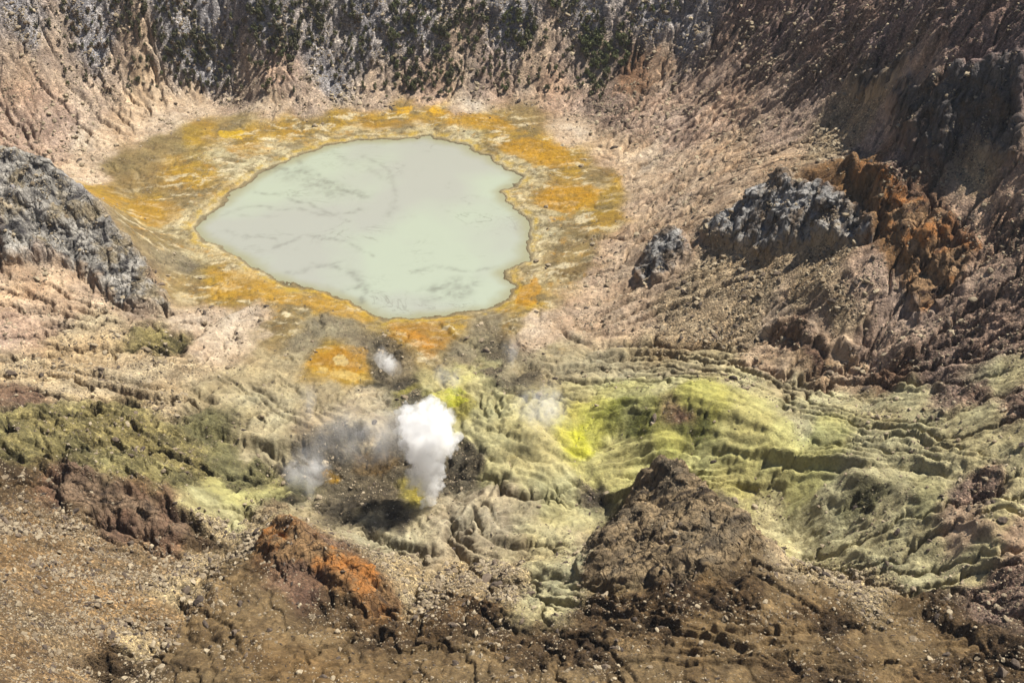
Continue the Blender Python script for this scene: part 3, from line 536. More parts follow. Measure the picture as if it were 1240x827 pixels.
FAMILIES = [  # first and last of a set of neighbouring ribs as seen in the photo, how many, height m, breadth m, wander m
 ([(720,552),(800,536),(900,545),(1000,560),(1100,566)], [(730,602),(800,602),(880,592),(960,592),(1040,588)], 6, 1.3, 1.6, 1.5),
 ([(900,470),(1000,500),(1100,520),(1240,540)], [(1000,562),(1100,568),(1180,587),(1240,604)], 8, 1.1, 1.8, 2.0),
 ([(690,490),(760,486),(830,476),(890,500),(940,526)], [(740,532),(800,528),(850,532),(900,540),(960,552)], 4, .7, 1.5, 1.2),
 ([(640,440),(720,430),(800,425),(900,440),(980,470)], [(650,478),(720,472),(800,475),(880,487),(940,510)], 7, 1.0, 1.6, 1.6),
 ([(950,625),(1000,600),(1040,586)], [(1020,690),(1110,660),(1180,650)], 12, .9, 1.2, 1.2),
 ([(1180,600),(1240,615)], [(1180,690),(1240,700)], 6, 1.2, 1.6, 2.0),
 ([(735,205),(800,160),(860,110),(950,30)], [(745,345),(830,262),(900,190),(1010,110)], 15, 1.5, 1.8, 2.5),
 ([(700,160),(770,110),(830,40),(860,0)], [(740,200),(850,110),(920,40),(960,0)], 7, 1.4, 2.0, 2.5),
 ([(700,385),(790,342),(880,318)], [(730,410),(850,372),(960,320)], 6, 1.2, 1.5, 1.5),
 ([(860,400),(930,350),(990,308)], [(960,392),(1030,350),(1060,310)], 6, .8, 1.4, 1.5),
 ([(860,430),(960,442),(1060,472),(1180,482),(1240,472)], [(900,400),(990,420),(1080,430),(1180,400),(1240,378)], 7, 1.6, 1.8, 2.5),
 ([(1100,400),(1170,370),(1240,330)], [(1130,440),(1190,420),(1240,400)], 5, 1.5, 1.8, 2.5),
 ([(1040,130),(1090,60),(1130,0)], [(1140,80),(1200,40),(1240,0)], 6, 2.0, 2.2, 3.0),
 ([(940,60),(1000,20),(1030,0)], [(1000,110),(1060,50),(1120,0)], 5, 1.8, 2.2, 3.0),
 ([(0,500),(110,556),(200,612)], [(120,492),(220,540),(292,578)], 11, 1.5, 1.3, 1.5),
 ([(0,545),(60,575),(110,590)], [(0,500),(90,545),(180,602)], 5, 1.4, 1.4, 1.5),
 ([(180,470),(240,500),(300,532)], [(330,440),(380,480),(425,512)], 10, -.7, .9, 1.2),
 ([(30,420),(120,440),(230,470)], [(20,470),(120,490),(240,500)], 5, .9, 1.5, 2.0),
 ([(690,697),(760,692),(830,642)], [(700,748),(800,748),(880,692)], 8, 1.3, 1.4, 1.6),
 ([(640,700),(760,740),(900,762),(1000,742)], [(700,803),(850,802),(1000,812),(1150,802)], 7, 1.7, 1.6, 2.5),
 ([(480,690),(560,720),(640,740)], [(440,800),(560,790),(700,810)], 6, 1.5, 1.6, 2.5),
 ([(1080,728),(1160,702),(1240,682)], [(1150,820),(1200,800),(1240,790)], 7, 1.5, 1.5, 2.0),
 ([(880,660),(960,700),(1010,740)], [(840,720),(900,760),(960,800)], 6, 1.1, 1.4, 1.8),
 ([(540,640),(560,672),(600,682),(650,672)], [(592,602),(620,640),(682,656)], 6, -.6, .8, 1.0),
 ([(600,577),(640,602),(700,614)], [(622,540),(680,572),(722,602)], 6, -.6, .8, 1.0),
 ([(560,500),(600,515),(650,530)], [(600,560),(640,570),(690,590)], 5, -.8, .9, 1.3),
 ([(540,470),(570,505),(585,545)], [(640,470),(625,505),(600,540)], 6, -.9, .9, 1.3),
 ([(10,197),(4,322)], [(204,362),(196,380)], 17, 2.0, 1.7, 1.6),
 ([(60,330),(130,368)], [(0,350),(90,385)], 6, .8, 1.2, 1.5),
 ([(1082,112),(1092,192)], [(1235,80),(1238,207)], 13, 2.6, 2.0, 2.0),
 ([(872,262),(852,300)], [(1050,246),(1058,294)], 14, 2.0, 1.5, 1.5),
 ([(800,285),(768,345)], [(840,285),(825,328)], 6, 1.5, 1.2, 1.2),
 ([(0,50),(60,110),(130,182)], [(200,0),(215,60),(230,118)], 12, .8, 1.8, 2.5),
 ([(200,0),(215,60),(230,118)], [(460,0),(450,60),(445,116)], 14, .8, 2.0, 3.0),
 ([(460,0),(450,60),(445,116)], [(760,0),(740,60),(700,128)], 17, .8, 2.0, 3.0),
 ([(0,95),(40,140),(70,185)], [(0,140),(20,160),(30,185)], 4, 1.0, 1.4, 1.5),
 ([(330,90),(300,120)], [(335,90),(385,120)], 8, .9, 1.2, 1.0),
 ([(1010,205),(1060,260),(1100,330),(1110,395)], [(1060,215),(1150,270),(1195,300),(1162,355)], 9, 1.8, 1.6, 2.0),
 ([(795,570),(725,645),(706,702)], [(848,622),(812,680),(790,706)], 8, 1.7, 1.5, 1.5),
 ([(60,580),(56,612)], [(266,652),(250,668)], 15, 1.4, 1.3, 1.2),
 ([(305,668),(318,692)], [(490,742),(462,752)], 12, 1.3, 1.3, 1.2),
 ([(200,700),(240,740),(250,800)], [(330,700),(340,760),(400,820)], 6, .9, 2.0, 2.5),
]
CRAGGY = (27, 29, 30, 31, 37, 38, 39, 40)
FINE = (0, 1, 2, 3, 4, 5, 6, 7, 8, 9, 10, 11, 14, 15, 18, 19, 20, 21, 22)   # sets whose ribs are close and low
FAM_L = []
_fr = np.random.default_rng(21)
for fi, (A_, B_, cnt, hgt, wid, wan) in enumerate(FAMILIES):
    if fi in FINE:
        cnt, hgt, wid = int(cnt * 2.0), hgt * (.85 if fi < 5 else .75), wid * .55
    if fi in CRAGGY:
        hgt *= .45
    A2, B2 = np.array(A_, float), np.array(B_, float)
    def along(P_, k=9):
        d = np.concatenate([[0], np.cumsum(np.hypot(*(P_[1:] - P_[:-1]).T))]); d /= d[-1]
        t = np.linspace(0, 1, k)
        return np.stack([np.interp(t, d, P_[:, 0]), np.interp(t, d, P_[:, 1])], 1)
    A2, B2 = along(A2), along(B2)
    for q in range(cnt):
        w = min(1.02, max(-.02, (q + _fr.uniform(-.45, 1.45)) / cnt))
        px = A2 + (B2 - A2) * w
        x_, y_ = on_base(px[:, 0], px[:, 1])
        FAM_L.append((np.stack([x_, y_], 1), hgt * _fr.uniform(.3, 1.4), wid * _fr.uniform(.7, 1.5), wan, *sorted((_fr.uniform(0, .6), _fr.uniform(.4, 1.0)) if fi in FINE and q % 3 else (_fr.uniform(0, .25), _fr.uniform(.75, 1.0)))))
def families(x, y):
    """ribs on the regular grid x, y (steps HS), each only where it lies"""
    z = np.zeros(x.shape, F)
    n1, n2 = fbm(x, y, 1 / 14., 5, 811, .6), fbm(x, y, 1 / 14., 5, 813, .6)
    brk = .25 + .95 * smooth(-.3, .25, fbm(x, y, 1 / 9., 4, 815, .6))
    for L, h, w, wan, t0, t1 in FAM_L:
        rch = abs(w) * 4 + 2.2 * wan + 1
        seg = np.hypot(*(L[1:] - L[:-1]).T); cum = np.concatenate([[0], np.cumsum(seg)]); tot = cum[-1]
        def box_(P_):
            a = np.floor((P_.min(0) - rch - (HX0, HY0)) / HS).astype(int); b = np.ceil((P_.max(0) + rch - (HX0, HY0)) / HS).astype(int)
            return max(a[0], 0), min(b[0], x.shape[1]), max(a[1], 0), min(b[1], x.shape[0])
        i0, i1, j0, j1 = box_(L)
        if i1 <= i0 or j1 <= j0:
            continue
        best = np.full((j1 - j0, i1 - i0), 1e9, F); T_ = np.zeros_like(best); S_ = np.ones_like(best)
        for k in range(len(L) - 1):
            a0, a1, b0, b1 = box_(L[k:k + 2])
            if a1 <= a0 or b1 <= b0:
                continue
            g = (slice(b0, b1), slice(a0, a1)); o = (slice(b0 - j0, b1 - j0), slice(a0 - i0, a1 - i0))
            X_, Y_ = x[g] + F(2.6 * wan) * n1[g] - F(L[k][0]), y[g] + F(2.6 * wan) * n2[g] - F(L[k][1])
            bx_, by_ = F(L[k + 1][0] - L[k][0]), F(L[k + 1][1] - L[k][1])
            t = np.clip((X_ * bx_ + Y_ * by_) / (bx_ * bx_ + by_ * by_), 0, 1)
            ex, ey = X_ - t * bx_, Y_ - t * by_
            d = ex * ex + ey * ey
            m = d < best[o]
            best[o] = np.where(m, d, best[o]); T_[o] = np.where(m, F(cum[k] / tot) + t * F(seg[k] / tot), T_[o]); S_[o] = np.where(m, np.sign(bx_ * ey - by_ * ex), S_[o])
        d = np.sqrt(best)
        g = (slice(j0, j1), slice(i0, i1))
        bk = .65 + .35 * brk[g] if wan < 2.1 else brk[g]
        e = smooth(t0 - .12, t0 + .08, T_) * smooth(t1 + .12, t1 - .12, T_) * bk * (d < rch)
        if h > 0:                                         # rib with a washed-out foot on one side
            z[g] += h * RIB * e * (np.exp(-d / w) - .6 * np.exp(-((d * S_ + 1.2 * w) / (.42 * w)) ** 2) * 1.5)
        else:
            z[g] += h * RIB * e * np.exp(-(d / (.6 * w)) ** 2)
    return z
RIB = 1.45

HS, HX0, HY0 = .65, -300., 185.
hx, hy = np.arange(HX0, 300, HS), np.arange(HY0, 730, HS)
def cgs(G, x, y):
    u, v = np.clip((x - HX0) / HS, 0, len(hx) - 1.001), np.clip((y - HY0) / HS, 0, len(hy) - 1.001)
    i, j = u.astype(np.int32), v.astype(np.int32)
    a, b = (u - i).astype(F), (v - j).astype(F)
    if G.ndim == 3:
        a, b = a[..., None], b[..., None]
    return (G[j, i] * (1 - a) + G[j, i + 1] * a) * (1 - b) + (G[j + 1, i] * (1 - a) + G[j + 1, i + 1] * a) * b
def box(a, r):
    for ax in (0, 1):
        for _ in range(2):
            p = np.pad(a, [(r + 1, r) if k == ax else (0, 0) for k in range(2)], mode='edge')
            c = np.cumsum(p.astype(np.float64), ax)
            a = ((c[2 * r + 1:] - c[:-2 * r - 1]) if ax == 0 else (c[:, 2 * r + 1:] - c[:, :-2 * r - 1])) / (2 * r + 1)
    return a

def drained(h, eps=.004):
    """hollows filled just enough that water finds its way out (priority flood from the border)"""
    import heapq
    ny, nx = h.shape
    z = h.ravel().tolist(); seen = bytearray(ny * nx); hp = []
    for k in list(range(nx)) + list(range((ny - 1) * nx, ny * nx)) + [r * nx for r in range(ny)] + [r * nx + nx - 1 for r in range(ny)]:
        if not seen[k]:
            seen[k] = 1; hp.append((z[k], k))
    for k in np.flatnonzero(LAKE_IN.ravel()).tolist():
        if not seen[k]:
            seen[k] = 1; hp.append((z[k], k))
    heapq.heapify(hp)
    pop, push = heapq.heappop, heapq.heappush
    while hp:
        v, k = pop(hp)
        c = k % nx
        for d, ok in ((-1, c > 0), (1, c < nx - 1), (-nx, k >= nx), (nx, k < (ny - 1) * nx), (-nx - 1, c > 0 and k >= nx), (nx + 1, c < nx - 1 and k < (ny - 1) * nx)):
            if ok:
                q = k + d
                if not seen[q]:
                    seen[q] = 1
                    if z[q] < v + eps:
                        z[q] = v + eps
                    push(hp, (z[q], q))
    return np.array(z).reshape(ny, nx)

def runoff(h, kmap, steps, dx):
    """rain cuts the slopes: drainage area by steepest descent, incision by its square root (implicit, downstream to upstream)"""
    ny, nx = h.shape; n = ny * nx
    rng = np.random.default_rng(4)
    idx = np.arange(n).reshape(ny, nx)
    nb = [(0, 1), (1, 0), (0, -1), (-1, 0), (1, 1), (1, -1), (-1, 1), (-1, -1)]
    jit = [rng.uniform(.72, 1.28, (ny, nx)) for _ in nb]
    area = None
    for it in range(steps):
        best = np.zeros((ny, nx)); rec = idx.copy(); dist = np.ones((ny, nx))
        for (dj, di), jt in zip(nb, jit):
            q = np.full((ny, nx), 1e9)
            q[max(0, -dj):ny - max(0, dj), max(0, -di):nx - max(0, di)] = h[max(0, dj):ny + min(0, dj) or ny, max(0, di):nx + min(0, di) or nx][:ny - abs(dj), :nx - abs(di)]
            L = math.hypot(dj, di)
            sl = (h - q) / L * jt
            m = sl > best
            best = np.where(m, sl, best); rec = np.where(m, np.roll(np.roll(idx, -dj, 0), -di, 1), rec); dist = np.where(m, L, dist)
        order = np.argsort(h, axis=None, kind='stable')
        up = order.tolist(); r = rec.ravel().tolist()
        acc = [1.0] * n
        for i in reversed(up):
            k = r[i]
            if k != i:
                acc[k] += acc[i]
        area = np.array(acc).reshape(ny, nx)
        f = (kmap * np.sqrt(np.minimum(area, 4000)) / dist).ravel().tolist()
        hl = h.ravel().tolist()
        for i in up:
            k = r[i]
            if k != i:
                hl[i] = (hl[i] + f[i] * hl[k]) / (1 + f[i])
        h = np.array(hl).reshape(ny, nx)
        lap = np.zeros_like(h)
        lap[1:-1, 1:-1] = h[2:, 1:-1] + h[:-2, 1:-1] + h[1:-1, 2:] + h[1:-1, :-2] - 4 * h[1:-1, 1:-1]
        h = h + .015 * np.clip(lap, -2, 2)
    return h, area

YY, XX = np.meshgrid(hy.astype(F), hx.astype(F), indexing='ij')
SG = styles(XX, YY)
print('styles', time.time() - T0)
def coarse(x, y, st):
    z, wx, wy = macro(x, y)
    rough, gul = st[..., 6], st[..., 7]
    lk = poly_sd(x, y, LAKE)
    away = smooth(2, 16, -lk)
    z += rough * 1.8 * (ridged(wx, wy, 1 / 17., 6, 3) - .45) * (.12 + .88 * away)
    z += (.10 + .16 * rough) * fbm(x, y, 1 / 4.5, 4, 21, .62) * (.25 + .75 * away)
    z += rough * .9 * (smooth(-.04, .08, fbm(wx, wy, 1 / 11., 5, 63, .6)) - .5) * away
    blk = smooth(.9, 2.0, rough) * away * smooth(-.1, .35, fbm(x, y, 1 / 22., 3, 71))
    z += blk * (1.6 * facets2(wx / 6.5, wy / 8.5, 81) + 1.2 * facets2(wx / 2.6 + 5, wy / 3.6, 83))
    z += families(x, y) * (.2 + .8 * away)
    # ledges: harder beds stand out as steps that follow the contours
    zt = z + 2.2 * fbm(x, y, 1 / 16., 4, 640, .6)
    for T, k_, sd_ in ((4.2, .62, 641), (1.7, .5, 643)):
        q = zt / T; kf = np.floor(q); fr = q - kf
        z += (smooth(.30, .70, fr) - fr) * T * k_ * smooth(.5, 1.8, rough) * smooth(-.25, .3, fbm(x, y, 1 / 20., 3, sd_)) * away
    for k, (c, L) in enumerate(zip(CRAGS, CRAG_L)):
        m = local(x, y, L, 6)
        am, sz = c[5], c[6]
        w_ = smooth(-.5, 3.5, poly_sd(wx[m], wy[m], L)) * am
        a_ = .6 + .25 * k
        u_, v_ = wx[m] * math.cos(a_) + wy[m] * math.sin(a_), wy[m] * math.cos(a_) - wx[m] * math.sin(a_)
        z[m] += w_ * .40 * facets2(u_ / (sz * 1.1), v_ / (sz * .7), 900 + k)
    ck = fbm(wx, wy * 1.5, 1 / 12., 4, 91, .55)
    z -= (.3 + .9 * gul) * np.exp(-(ck / .035) ** 2) * smooth(-.15, .15, fbm(x, y, 1 / 30., 2, 95)) * away
    ux_, uy_ = wx * .45 + x * .55, wy * .45 + y * .55
    stk = .3 * streaks(ux_, uy_, .9, .8, 4) + .62 * streaks(ux_ + 300, uy_, 2.4, 2.2, 7)
    stk *= (.25 + 1.1 * smooth(-.2, .35, fbm(wx, wy, 1 / 15., 4, 215)))
    stk *= smooth(.06, .3, np.sqrt(bil(GDX, x, y) ** 2 + bil(GDY, x, y) ** 2))
    z += (.05 + .12 * np.clip(gul, 0, 1.5)) * stk * away
    return z, stk, away, lk
H0, STK_G, away_g, lk_g = coarse(XX, YY, SG)
print('coarse', time.time() - T0)
hard = np.exp(1.1 * fbm(XX, YY, 1 / 9., 4, 611, .6))
crag_m = np.zeros(XX.shape, F)
for L in CRAG_L:
    m = local(XX, YY, L, 4)
    crag_m[m] = np.maximum(crag_m[m], smooth(-1, 4, poly_sd(XX[m], YY[m], L)))
SLG = np.sqrt(bil(GDX, XX, YY) ** 2 + bil(GDY, XX, YY) ** 2)
KM = .040 * (1 + 2.6 * smooth(.34, .08, SLG)) * (.015 + SG[..., 7] + .1 * crag_m) * hard * (.15 + .85 * away_g)
LAKE_IN = (lk_g > 0) | (np.hypot(XX + 34.0, YY - 330.0) < 9)      # water leaves by the lake and the vents' sump
HF = drained(H0.astype(np.float64))
gH0, gH1 = np.gradient(box(H0, 1), HS)
soft = smooth(1.0, .6, SG[..., 6])
KM = KM * (1 - .8 * soft * smooth(.45, .95, np.hypot(gH0, gH1)))
H1, AREA = runoff(HF, KM, 14, HS)
E = H1 - HF
E = np.clip(E - box(E, 22), -4, 3).astype(F)
HG = (H0 + 1.2 * E).astype(F)
HG = (HG + .55 * (HG - box(HG, 1)) * np.clip(.3 + away_g, 0, 1)).astype(F)
ERO_G = np.clip(E / .8, -1, 1).astype(F)
CH_G = smooth(3.2, 6.0, np.log(AREA)).astype(F)
print('runoff', time.time() - T0, float(E.std()), float(E.min()), float(E.max()))

def land(x, y, st):
    """height of the land in metres, everything included"""
    x, y = np.asarray(x, F), np.asarray(y, F)
    inside = smooth(0, 20, np.minimum(np.minimum(x - HX0, 300 - x), np.minimum(y - HY0, 729 - y)))
    z = cgs(HG, x + 2.4 * fbm(x, y, 1 / 9., 3, 57, .6), y + 2.4 * fbm(x, y, 1 / 9., 3, 79, .6))
    out = inside < 1
    if out.any():
        zo = macro(x[out], y[out])[0]
        z[out] = zo + (z[out] - zo) * inside[out]
    rough = st[..., 6]
    lk = poly_sd(x, y, LAKE) + 5.0 * fbm(x, y, 1 / 13., 3, 901, .55) + 1.7 * fbm(x, y, 1 / 4.5, 4, 905, .6)
    away = smooth(2, 16, -lk)
    wx, wy = x + fbm(x, y, 1 / 3., 3, 56), y + fbm(x, y, 1 / 3., 3, 78)
    z = z + (.05 + rough * .17) * facets2(wx / 1.7, wy / 2.4, 85) * away
    z = z + (.05 + .12 * rough) * fbm(x, y, 1 / 1.8, 3, 23, .6) * (.2 + .8 * away)
    # rim of the lake: a low mud scarp, the bed below it
    z = np.where(lk > 0, np.minimum(z, -.15 - np.minimum(lk * .25, 2.0)), np.maximum(z * (.2 + .8 * smooth(0, 10, -lk)), .22 * smooth(0, .8, -lk) + .38 * smooth(2.2, 3.0, -lk) + .3 * smooth(4.6, 5.4, -lk)))
    return z

# ------------------------------------------------------------------ the land as a fan of cells that widen with distance
NR, NC, NS = 1120, 1010, 22
dep = np.concatenate([np.linspace(60, 27, 760, endpoint=False), np.linspace(27, 19, 320, endpoint=False), np.linspace(19, 14, 40)])
RAD = (CAM_H - 18) / np.tan(np.radians(dep))
dd = np.radians(dep)
vv = np.tan(PITCH - dd)                               # image height of that depression
yh = CP + vv * SP
AZM = np.arctan(0.405 / yh) + math.radians(2.2)
tt = np.concatenate([-np.geomspace(2.1, 1.0, NS, endpoint=False), np.linspace(-1, 1, NC), np.geomspace(1.0, 2.1, NS + 1)[1:]])
AZ = AZM[:, None] * tt[None]
X = (RAD[:, None] * np.sin(AZ)).astype(F); Y = (RAD[:, None] * np.cos(AZ)).astype(F)
ST = cgs(SG, X, Y)
Z = land(X, Y, ST).astype(F)
print('land', time.time() - T0)
def lookup(G, x, y):
    x, y = np.asarray(x, float), np.asarray(y, float)
    r = np.hypot(x, y); a = np.arctan2(x, y)
    ri = np.clip(np.interp(r, RAD, np.arange(len(RAD))), 0, len(RAD) - 1.001)
    am = np.interp(r, RAD, AZM)
    ci = np.clip(np.interp(a / am, tt, np.arange(len(tt))), 0, len(tt) - 1.001)
    i, j = ri.astype(int), ci.astype(int); u, v = ri - i, ci - j
    if G.ndim == 3:
        u, v = u[..., None], v[..., None]
    return (G[i, j] * (1 - v) + G[i, j + 1] * v) * (1 - u) + (G[i + 1, j] * (1 - v) + G[i + 1, j + 1] * v) * u
def on_land(px, py):
    dx, dy, dz = ray(px, py)
    dx, dy, dz = np.atleast_1d(dx), np.atleast_1d(dy), np.atleast_1d(dz)
    t = np.full(dx.shape, 220.0); done = np.zeros(dx.shape, bool)
    for k in range(2200):
        done |= CAM_H + dz * t <= lookup(Z, dx * t, dy * t)
        if done.all():
            break
        t = np.where(done, t, t + .4)
    return dx * t, dy * t, CAM_H + dz * t
def project(x, y, z):
    u = x; f = y * CP - (z - CAM_H) * SP; v = y * SP + (z - CAM_H) * CP
    return 620 + FOC * u / f, 413.5 - FOC * v / f, np.sqrt(x * x + y * y + (z - CAM_H) ** 2)

# ------------------------------------------------------------------ colour of the ground
def ground_colour(x, y, st):
    c1, c2 = st[..., 0:3], st[..., 3:6]
    m = .5 + .5 * fbm(x, y, 1 / 13., 6, 140, .68)
    m = smooth(.28, .74, m + .16 * fbm(x, y, 1 / 2.2, 3, 150))[..., None]
    m = np.clip(m + (.30 * ERO * np.clip(st[..., 7], 0, 1.2))[..., None], 0, 1)  # paler on the crests, darker in the washed-out channels
    c = c2 + (c1 - c2) * m
    c = c * (1 + np.clip(.17 * STK, -.5, .6) * (.35 + np.clip(st[..., 7], 0, 1)))[..., None]
    hue = fbm(x, y, 1 / 30., 5, 170, .6)[..., None]
    c = c * (1 + hue * np.array([.22, .06, -.16], F))
    st_ = fbm(x * .6 + y * .4, y * .5 - x * .3, 1 / 3.2, 5, 180, .7)[..., None]
    c = c * (1 + .34 * st_)
    lk = poly_sd(x, y, LAKE) + 5.0 * fbm(x, y, 1 / 13., 3, 901, .55) + 1.7 * fbm(x, y, 1 / 4.5, 4, 905, .6)
    def mix(c, col, w):
        return c + (np.asarray(lin(col), F) - c) * np.clip(w, 0, 1)[..., None]
    nz = fbm(x, y, 1 / 6., 5, 333, .6)
    # the flats: pale crusts, dark damp patches and ochre seeps drawn out in thin sheets
    fl = smooth(60, 25, -lk) * smooth(1, 5, -lk) * smooth(.45, .25, st[..., 6])
    wa, wb = x + 6 * fbm(x, y, 1 / 16., 4, 351), y + 6 * fbm(x, y, 1 / 16., 4, 353)
    s1 = fbm(wa * .55, wb * 1.3, 1 / 7., 6, 341, .66); s2 = fbm(wa * .5, wb * 1.2, 1 / 8., 6, 343, .66); s3 = fbm(wa * .7, wb, 1 / 5., 5, 347, .66)
    c = mix(c, (206,192,156), fl * smooth(.02, .2, s1) * .85)
    c = mix(c, (112,98,66), fl * smooth(0, .18, s2) * .8)
    c = mix(c, (176,130,40), fl * smooth(.12, .3, s3) * .55)
    c = mix(c, (92,80,60), fl * np.exp(-(fbm(wa, wb, 1 / 10., 5, 349, .6) / .02) ** 2) * .55)
    # darker along the drainage lines of the smooth ground
    c = mix(c, (104,92,64), CHN * .55 * smooth(.75, .35, st[..., 6]) * smooth(0, 2, -lk))
    # mud rings left by the falling lake
    ring = smooth(22, 3, -lk)
    ph = -lk * .55 + 2.2 * nz
    c = mix(c, (216,204,164), ring * .16 * smooth(-.2, .5, np.sin(ph * 2.2)))
    c = mix(c, (124,108,76), ring * .5 * smooth(.55, .95, np.sin(ph * 2.2 + 2.)))
    c = mix(c, (190,160,60), smooth(7, 3, -lk) * smooth(1.5, 2.8, -lk) * smooth(-.15, .25, nz) * .8)
    c = mix(c, (116,104,78), .8 * smooth(2.4, 1.2, -lk + .8 * nz))
    c = mix(c, (84,76,62), smooth(.6, .2, -lk) * .5)
    return c

def patch_mask(x, y, outline, soft, nf=1 / 7., na=3.0, seed=0):
    sd = poly_sd(x, y, outline) + na * fbm(x, y, nf, 5, seed, .62)
    return smooth(-soft, soft, sd)
PAINT = [  # deposits with an outline of their own: outline, colour, strength, edge
 ([(368,442),(385,425),(410,418),(440,425),(446,450),(430,463),(405,458)], (202,150,34), .9, 1.0),
 ([(385,432),(410,422),(432,432),(428,448),(400,448)], (170,120,24), .9, .8),
 ([(370,440),(385,445),(405,458),(425,462),(440,460),(430,452),(400,448)], (232,206,128), .8, .8),
 ([(402,432),(416,430),(420,440),(408,442)], (232,214,150), .9, .5),
 ([(470,388),(540,388),(548,412),(520,434),(500,418),(472,408)], (186,134,44), .85, 1.2),
 ([(480,398),(500,412),(518,430),(524,420),(505,398)], (206,140,28), .8, .8),
 ([(600,178),(640,165),(690,180),(700,198),(672,205),(640,196)], (198,146,16), .9, 1.5),
 ([(645,232),(690,222),(730,228),(720,250),(680,258),(650,248)], (200,146,10), .9, 1.5),
 ([(610,182),(640,176),(660,190),(650,202)], (196,148,30), .8, 1.0),
 ([(665,262),(685,260),(686,268),(668,268)], (206,152,20), .95, .6),
 ([(540,137),(600,140),(625,155),(580,158),(542,152)], (196,146,26), .85, 1.5),
 ([(480,130),(497,128),(496,138),(482,138)], (236,182,10), 1, .7),
 ([(523,128),(536,128),(538,140),(525,140)], (236,182,10), 1, .7),
 ([(268,160),(292,160),(292,168),(270,168)], (226,186,16), 1, .8),
 ([(270,178),(320,172),(330,186),(290,192)], (190,140,30), .7, 1.5),
 ([(412,150),(470,146),(520,142),(520,150),(440,158)], (186,140,40), .7, 1.5),
 ([(150,240),(215,245),(222,262),(190,275),(160,262)], (196,148,44), .75, 2.0),
 ([(110,232),(145,240),(150,256),(122,245)], (206,158,52), .7, 2.0),
 ([(255,330),(300,326),(350,352),(400,362),(450,382),(440,390),(380,372),(320,364),(262,358)], (204,156,44), .75, 1.4),
 ([(625,350),(648,335),(657,350),(645,372),(628,370)], (208,150,10), .95, .8),
 ([(684,524),(706,516),(716,530),(712,550),(692,554)], (226,224,30), .8, 2.0),
 ([(700,498),(740,490),(790,486),(800,494),(740,506),(705,512)], (190,190,76), .45, 1.0),
 ([(536,475),(558,470),(566,486),(548,492)], (190,196,20), .8, .8),
 ([(425,545),(470,545),(490,560),(470,575),(430,570)], (140,104,40), .5, 1.5),
 ([(395,572),(412,570),(412,584),(398,584)], (206,156,24), .8, .7),
 ([(492,578),(508,580),(512,604),(500,606)], (190,168,50), .5, .7),
 ([(245,392),(300,385),(330,402),(300,430),(255,430)], (228,206,176), .7, 2.0),
 ([(905,435),(950,428),(1060,470),(1040,480),(960,455)], (214,186,146), .6, 1.5),
 ([(1000,432),(1055,440),(1050,452),(1000,446)], (216,182,136), .7, 1.0),
 ([(760,70),(800,60),(830,80),(780,110),(740,118)], (196,150,112), .6, 2.0),
]
wX, wY = X + 2.4 * fbm(X, Y, 1 / 9., 3, 57, .6), Y + 2.4 * fbm(X, Y, 1 / 9., 3, 79, .6)
ERO, STK, CHN = cgs(ERO_G, wX, wY), cgs(STK_G, wX, wY), cgs(CH_G, wX, wY)
C = ground_colour(X, Y, ST)
for k, (pts, col, w, soft) in enumerate(PAINT):
    L = line(pts)
    m = local(X, Y, L, 12)
    mk = patch_mask(X[m], Y[m], L, soft, 1 / 9., 6.5, 500 + k) * w * (.62 + .9 * fbm(X[m] * .6, Y[m] * 1.3, 1 / 4., 5, 600 + k, .65))
    C[m] += (np.asarray(lin(col, .72), F) - C[m]) * np.clip(mk, 0, 1)[:, None]
print('colour', time.time() - T0)

# ------------------------------------------------------------------ node helpers
def mat(name, rough=.9, spec=.25):
    m = bpy.data.materials.new(name); m.use_nodes = True
    nt = m.node_tree; b = nt.nodes['Principled BSDF']
    b.inputs['Roughness'].default_value = rough
    b.inputs['Specular IOR Level'].default_value = spec
    return m, nt, b
def node(nt, kind, **kw):
    nd = nt.nodes.new(kind)
    for k, v in kw.items():
        if k in nd.inputs.keys() if isinstance(k, str) else False:
            nd.inputs[k].default_value = v
        else:
            setattr(nd, k, v)
    return nd
def noise(nt, vec, scale, detail=4, rough=.6):
    nd = nt.nodes.new('ShaderNodeTexNoise')
    nd.inputs['Scale'].default_value = scale; nd.inputs['Detail'].default_value = detail; nd.inputs['Roughness'].default_value = rough
    nt.links.new(vec, nd.inputs['Vector'])
    return nd
def ramp(nt, fac, stops):
    nd = nt.nodes.new('ShaderNodeValToRGB')
    el = nd.color_ramp.elements
    while len(el) < len(stops):
        el.new(.5)
    for e, (p, c) in zip(el, stops):
        e.position = p; e.color = (*c, 1) if len(c) == 3 else c
    nt.links.new(fac, nd.inputs[0])
    return nd
def mixc(nt, fac, a, b, mode='MIX'):
    nd = nt.nodes.new('ShaderNodeMix'); nd.data_type = 'RGBA'; nd.blend_type = mode
    for s, v in ((0, fac), (6, a), (7, b)):
        if hasattr(v, 'links'):
            nt.links.new(v, nd.inputs[s])
        else:
            nd.inputs[s].default_value = v if s == 0 else (*v, 1)
    return nd.outputs[2]
def bump(nt, h, strength, dist, prev=None):
    nd = nt.nodes.new('ShaderNodeBump')
    nd.inputs['Strength'].default_value = strength; nd.inputs['Distance'].default_value = dist
    nt.links.new(h, nd.inputs['Height'])
    if prev:
        nt.links.new(prev, nd.inputs['Normal'])
    return nd.outputs[0]

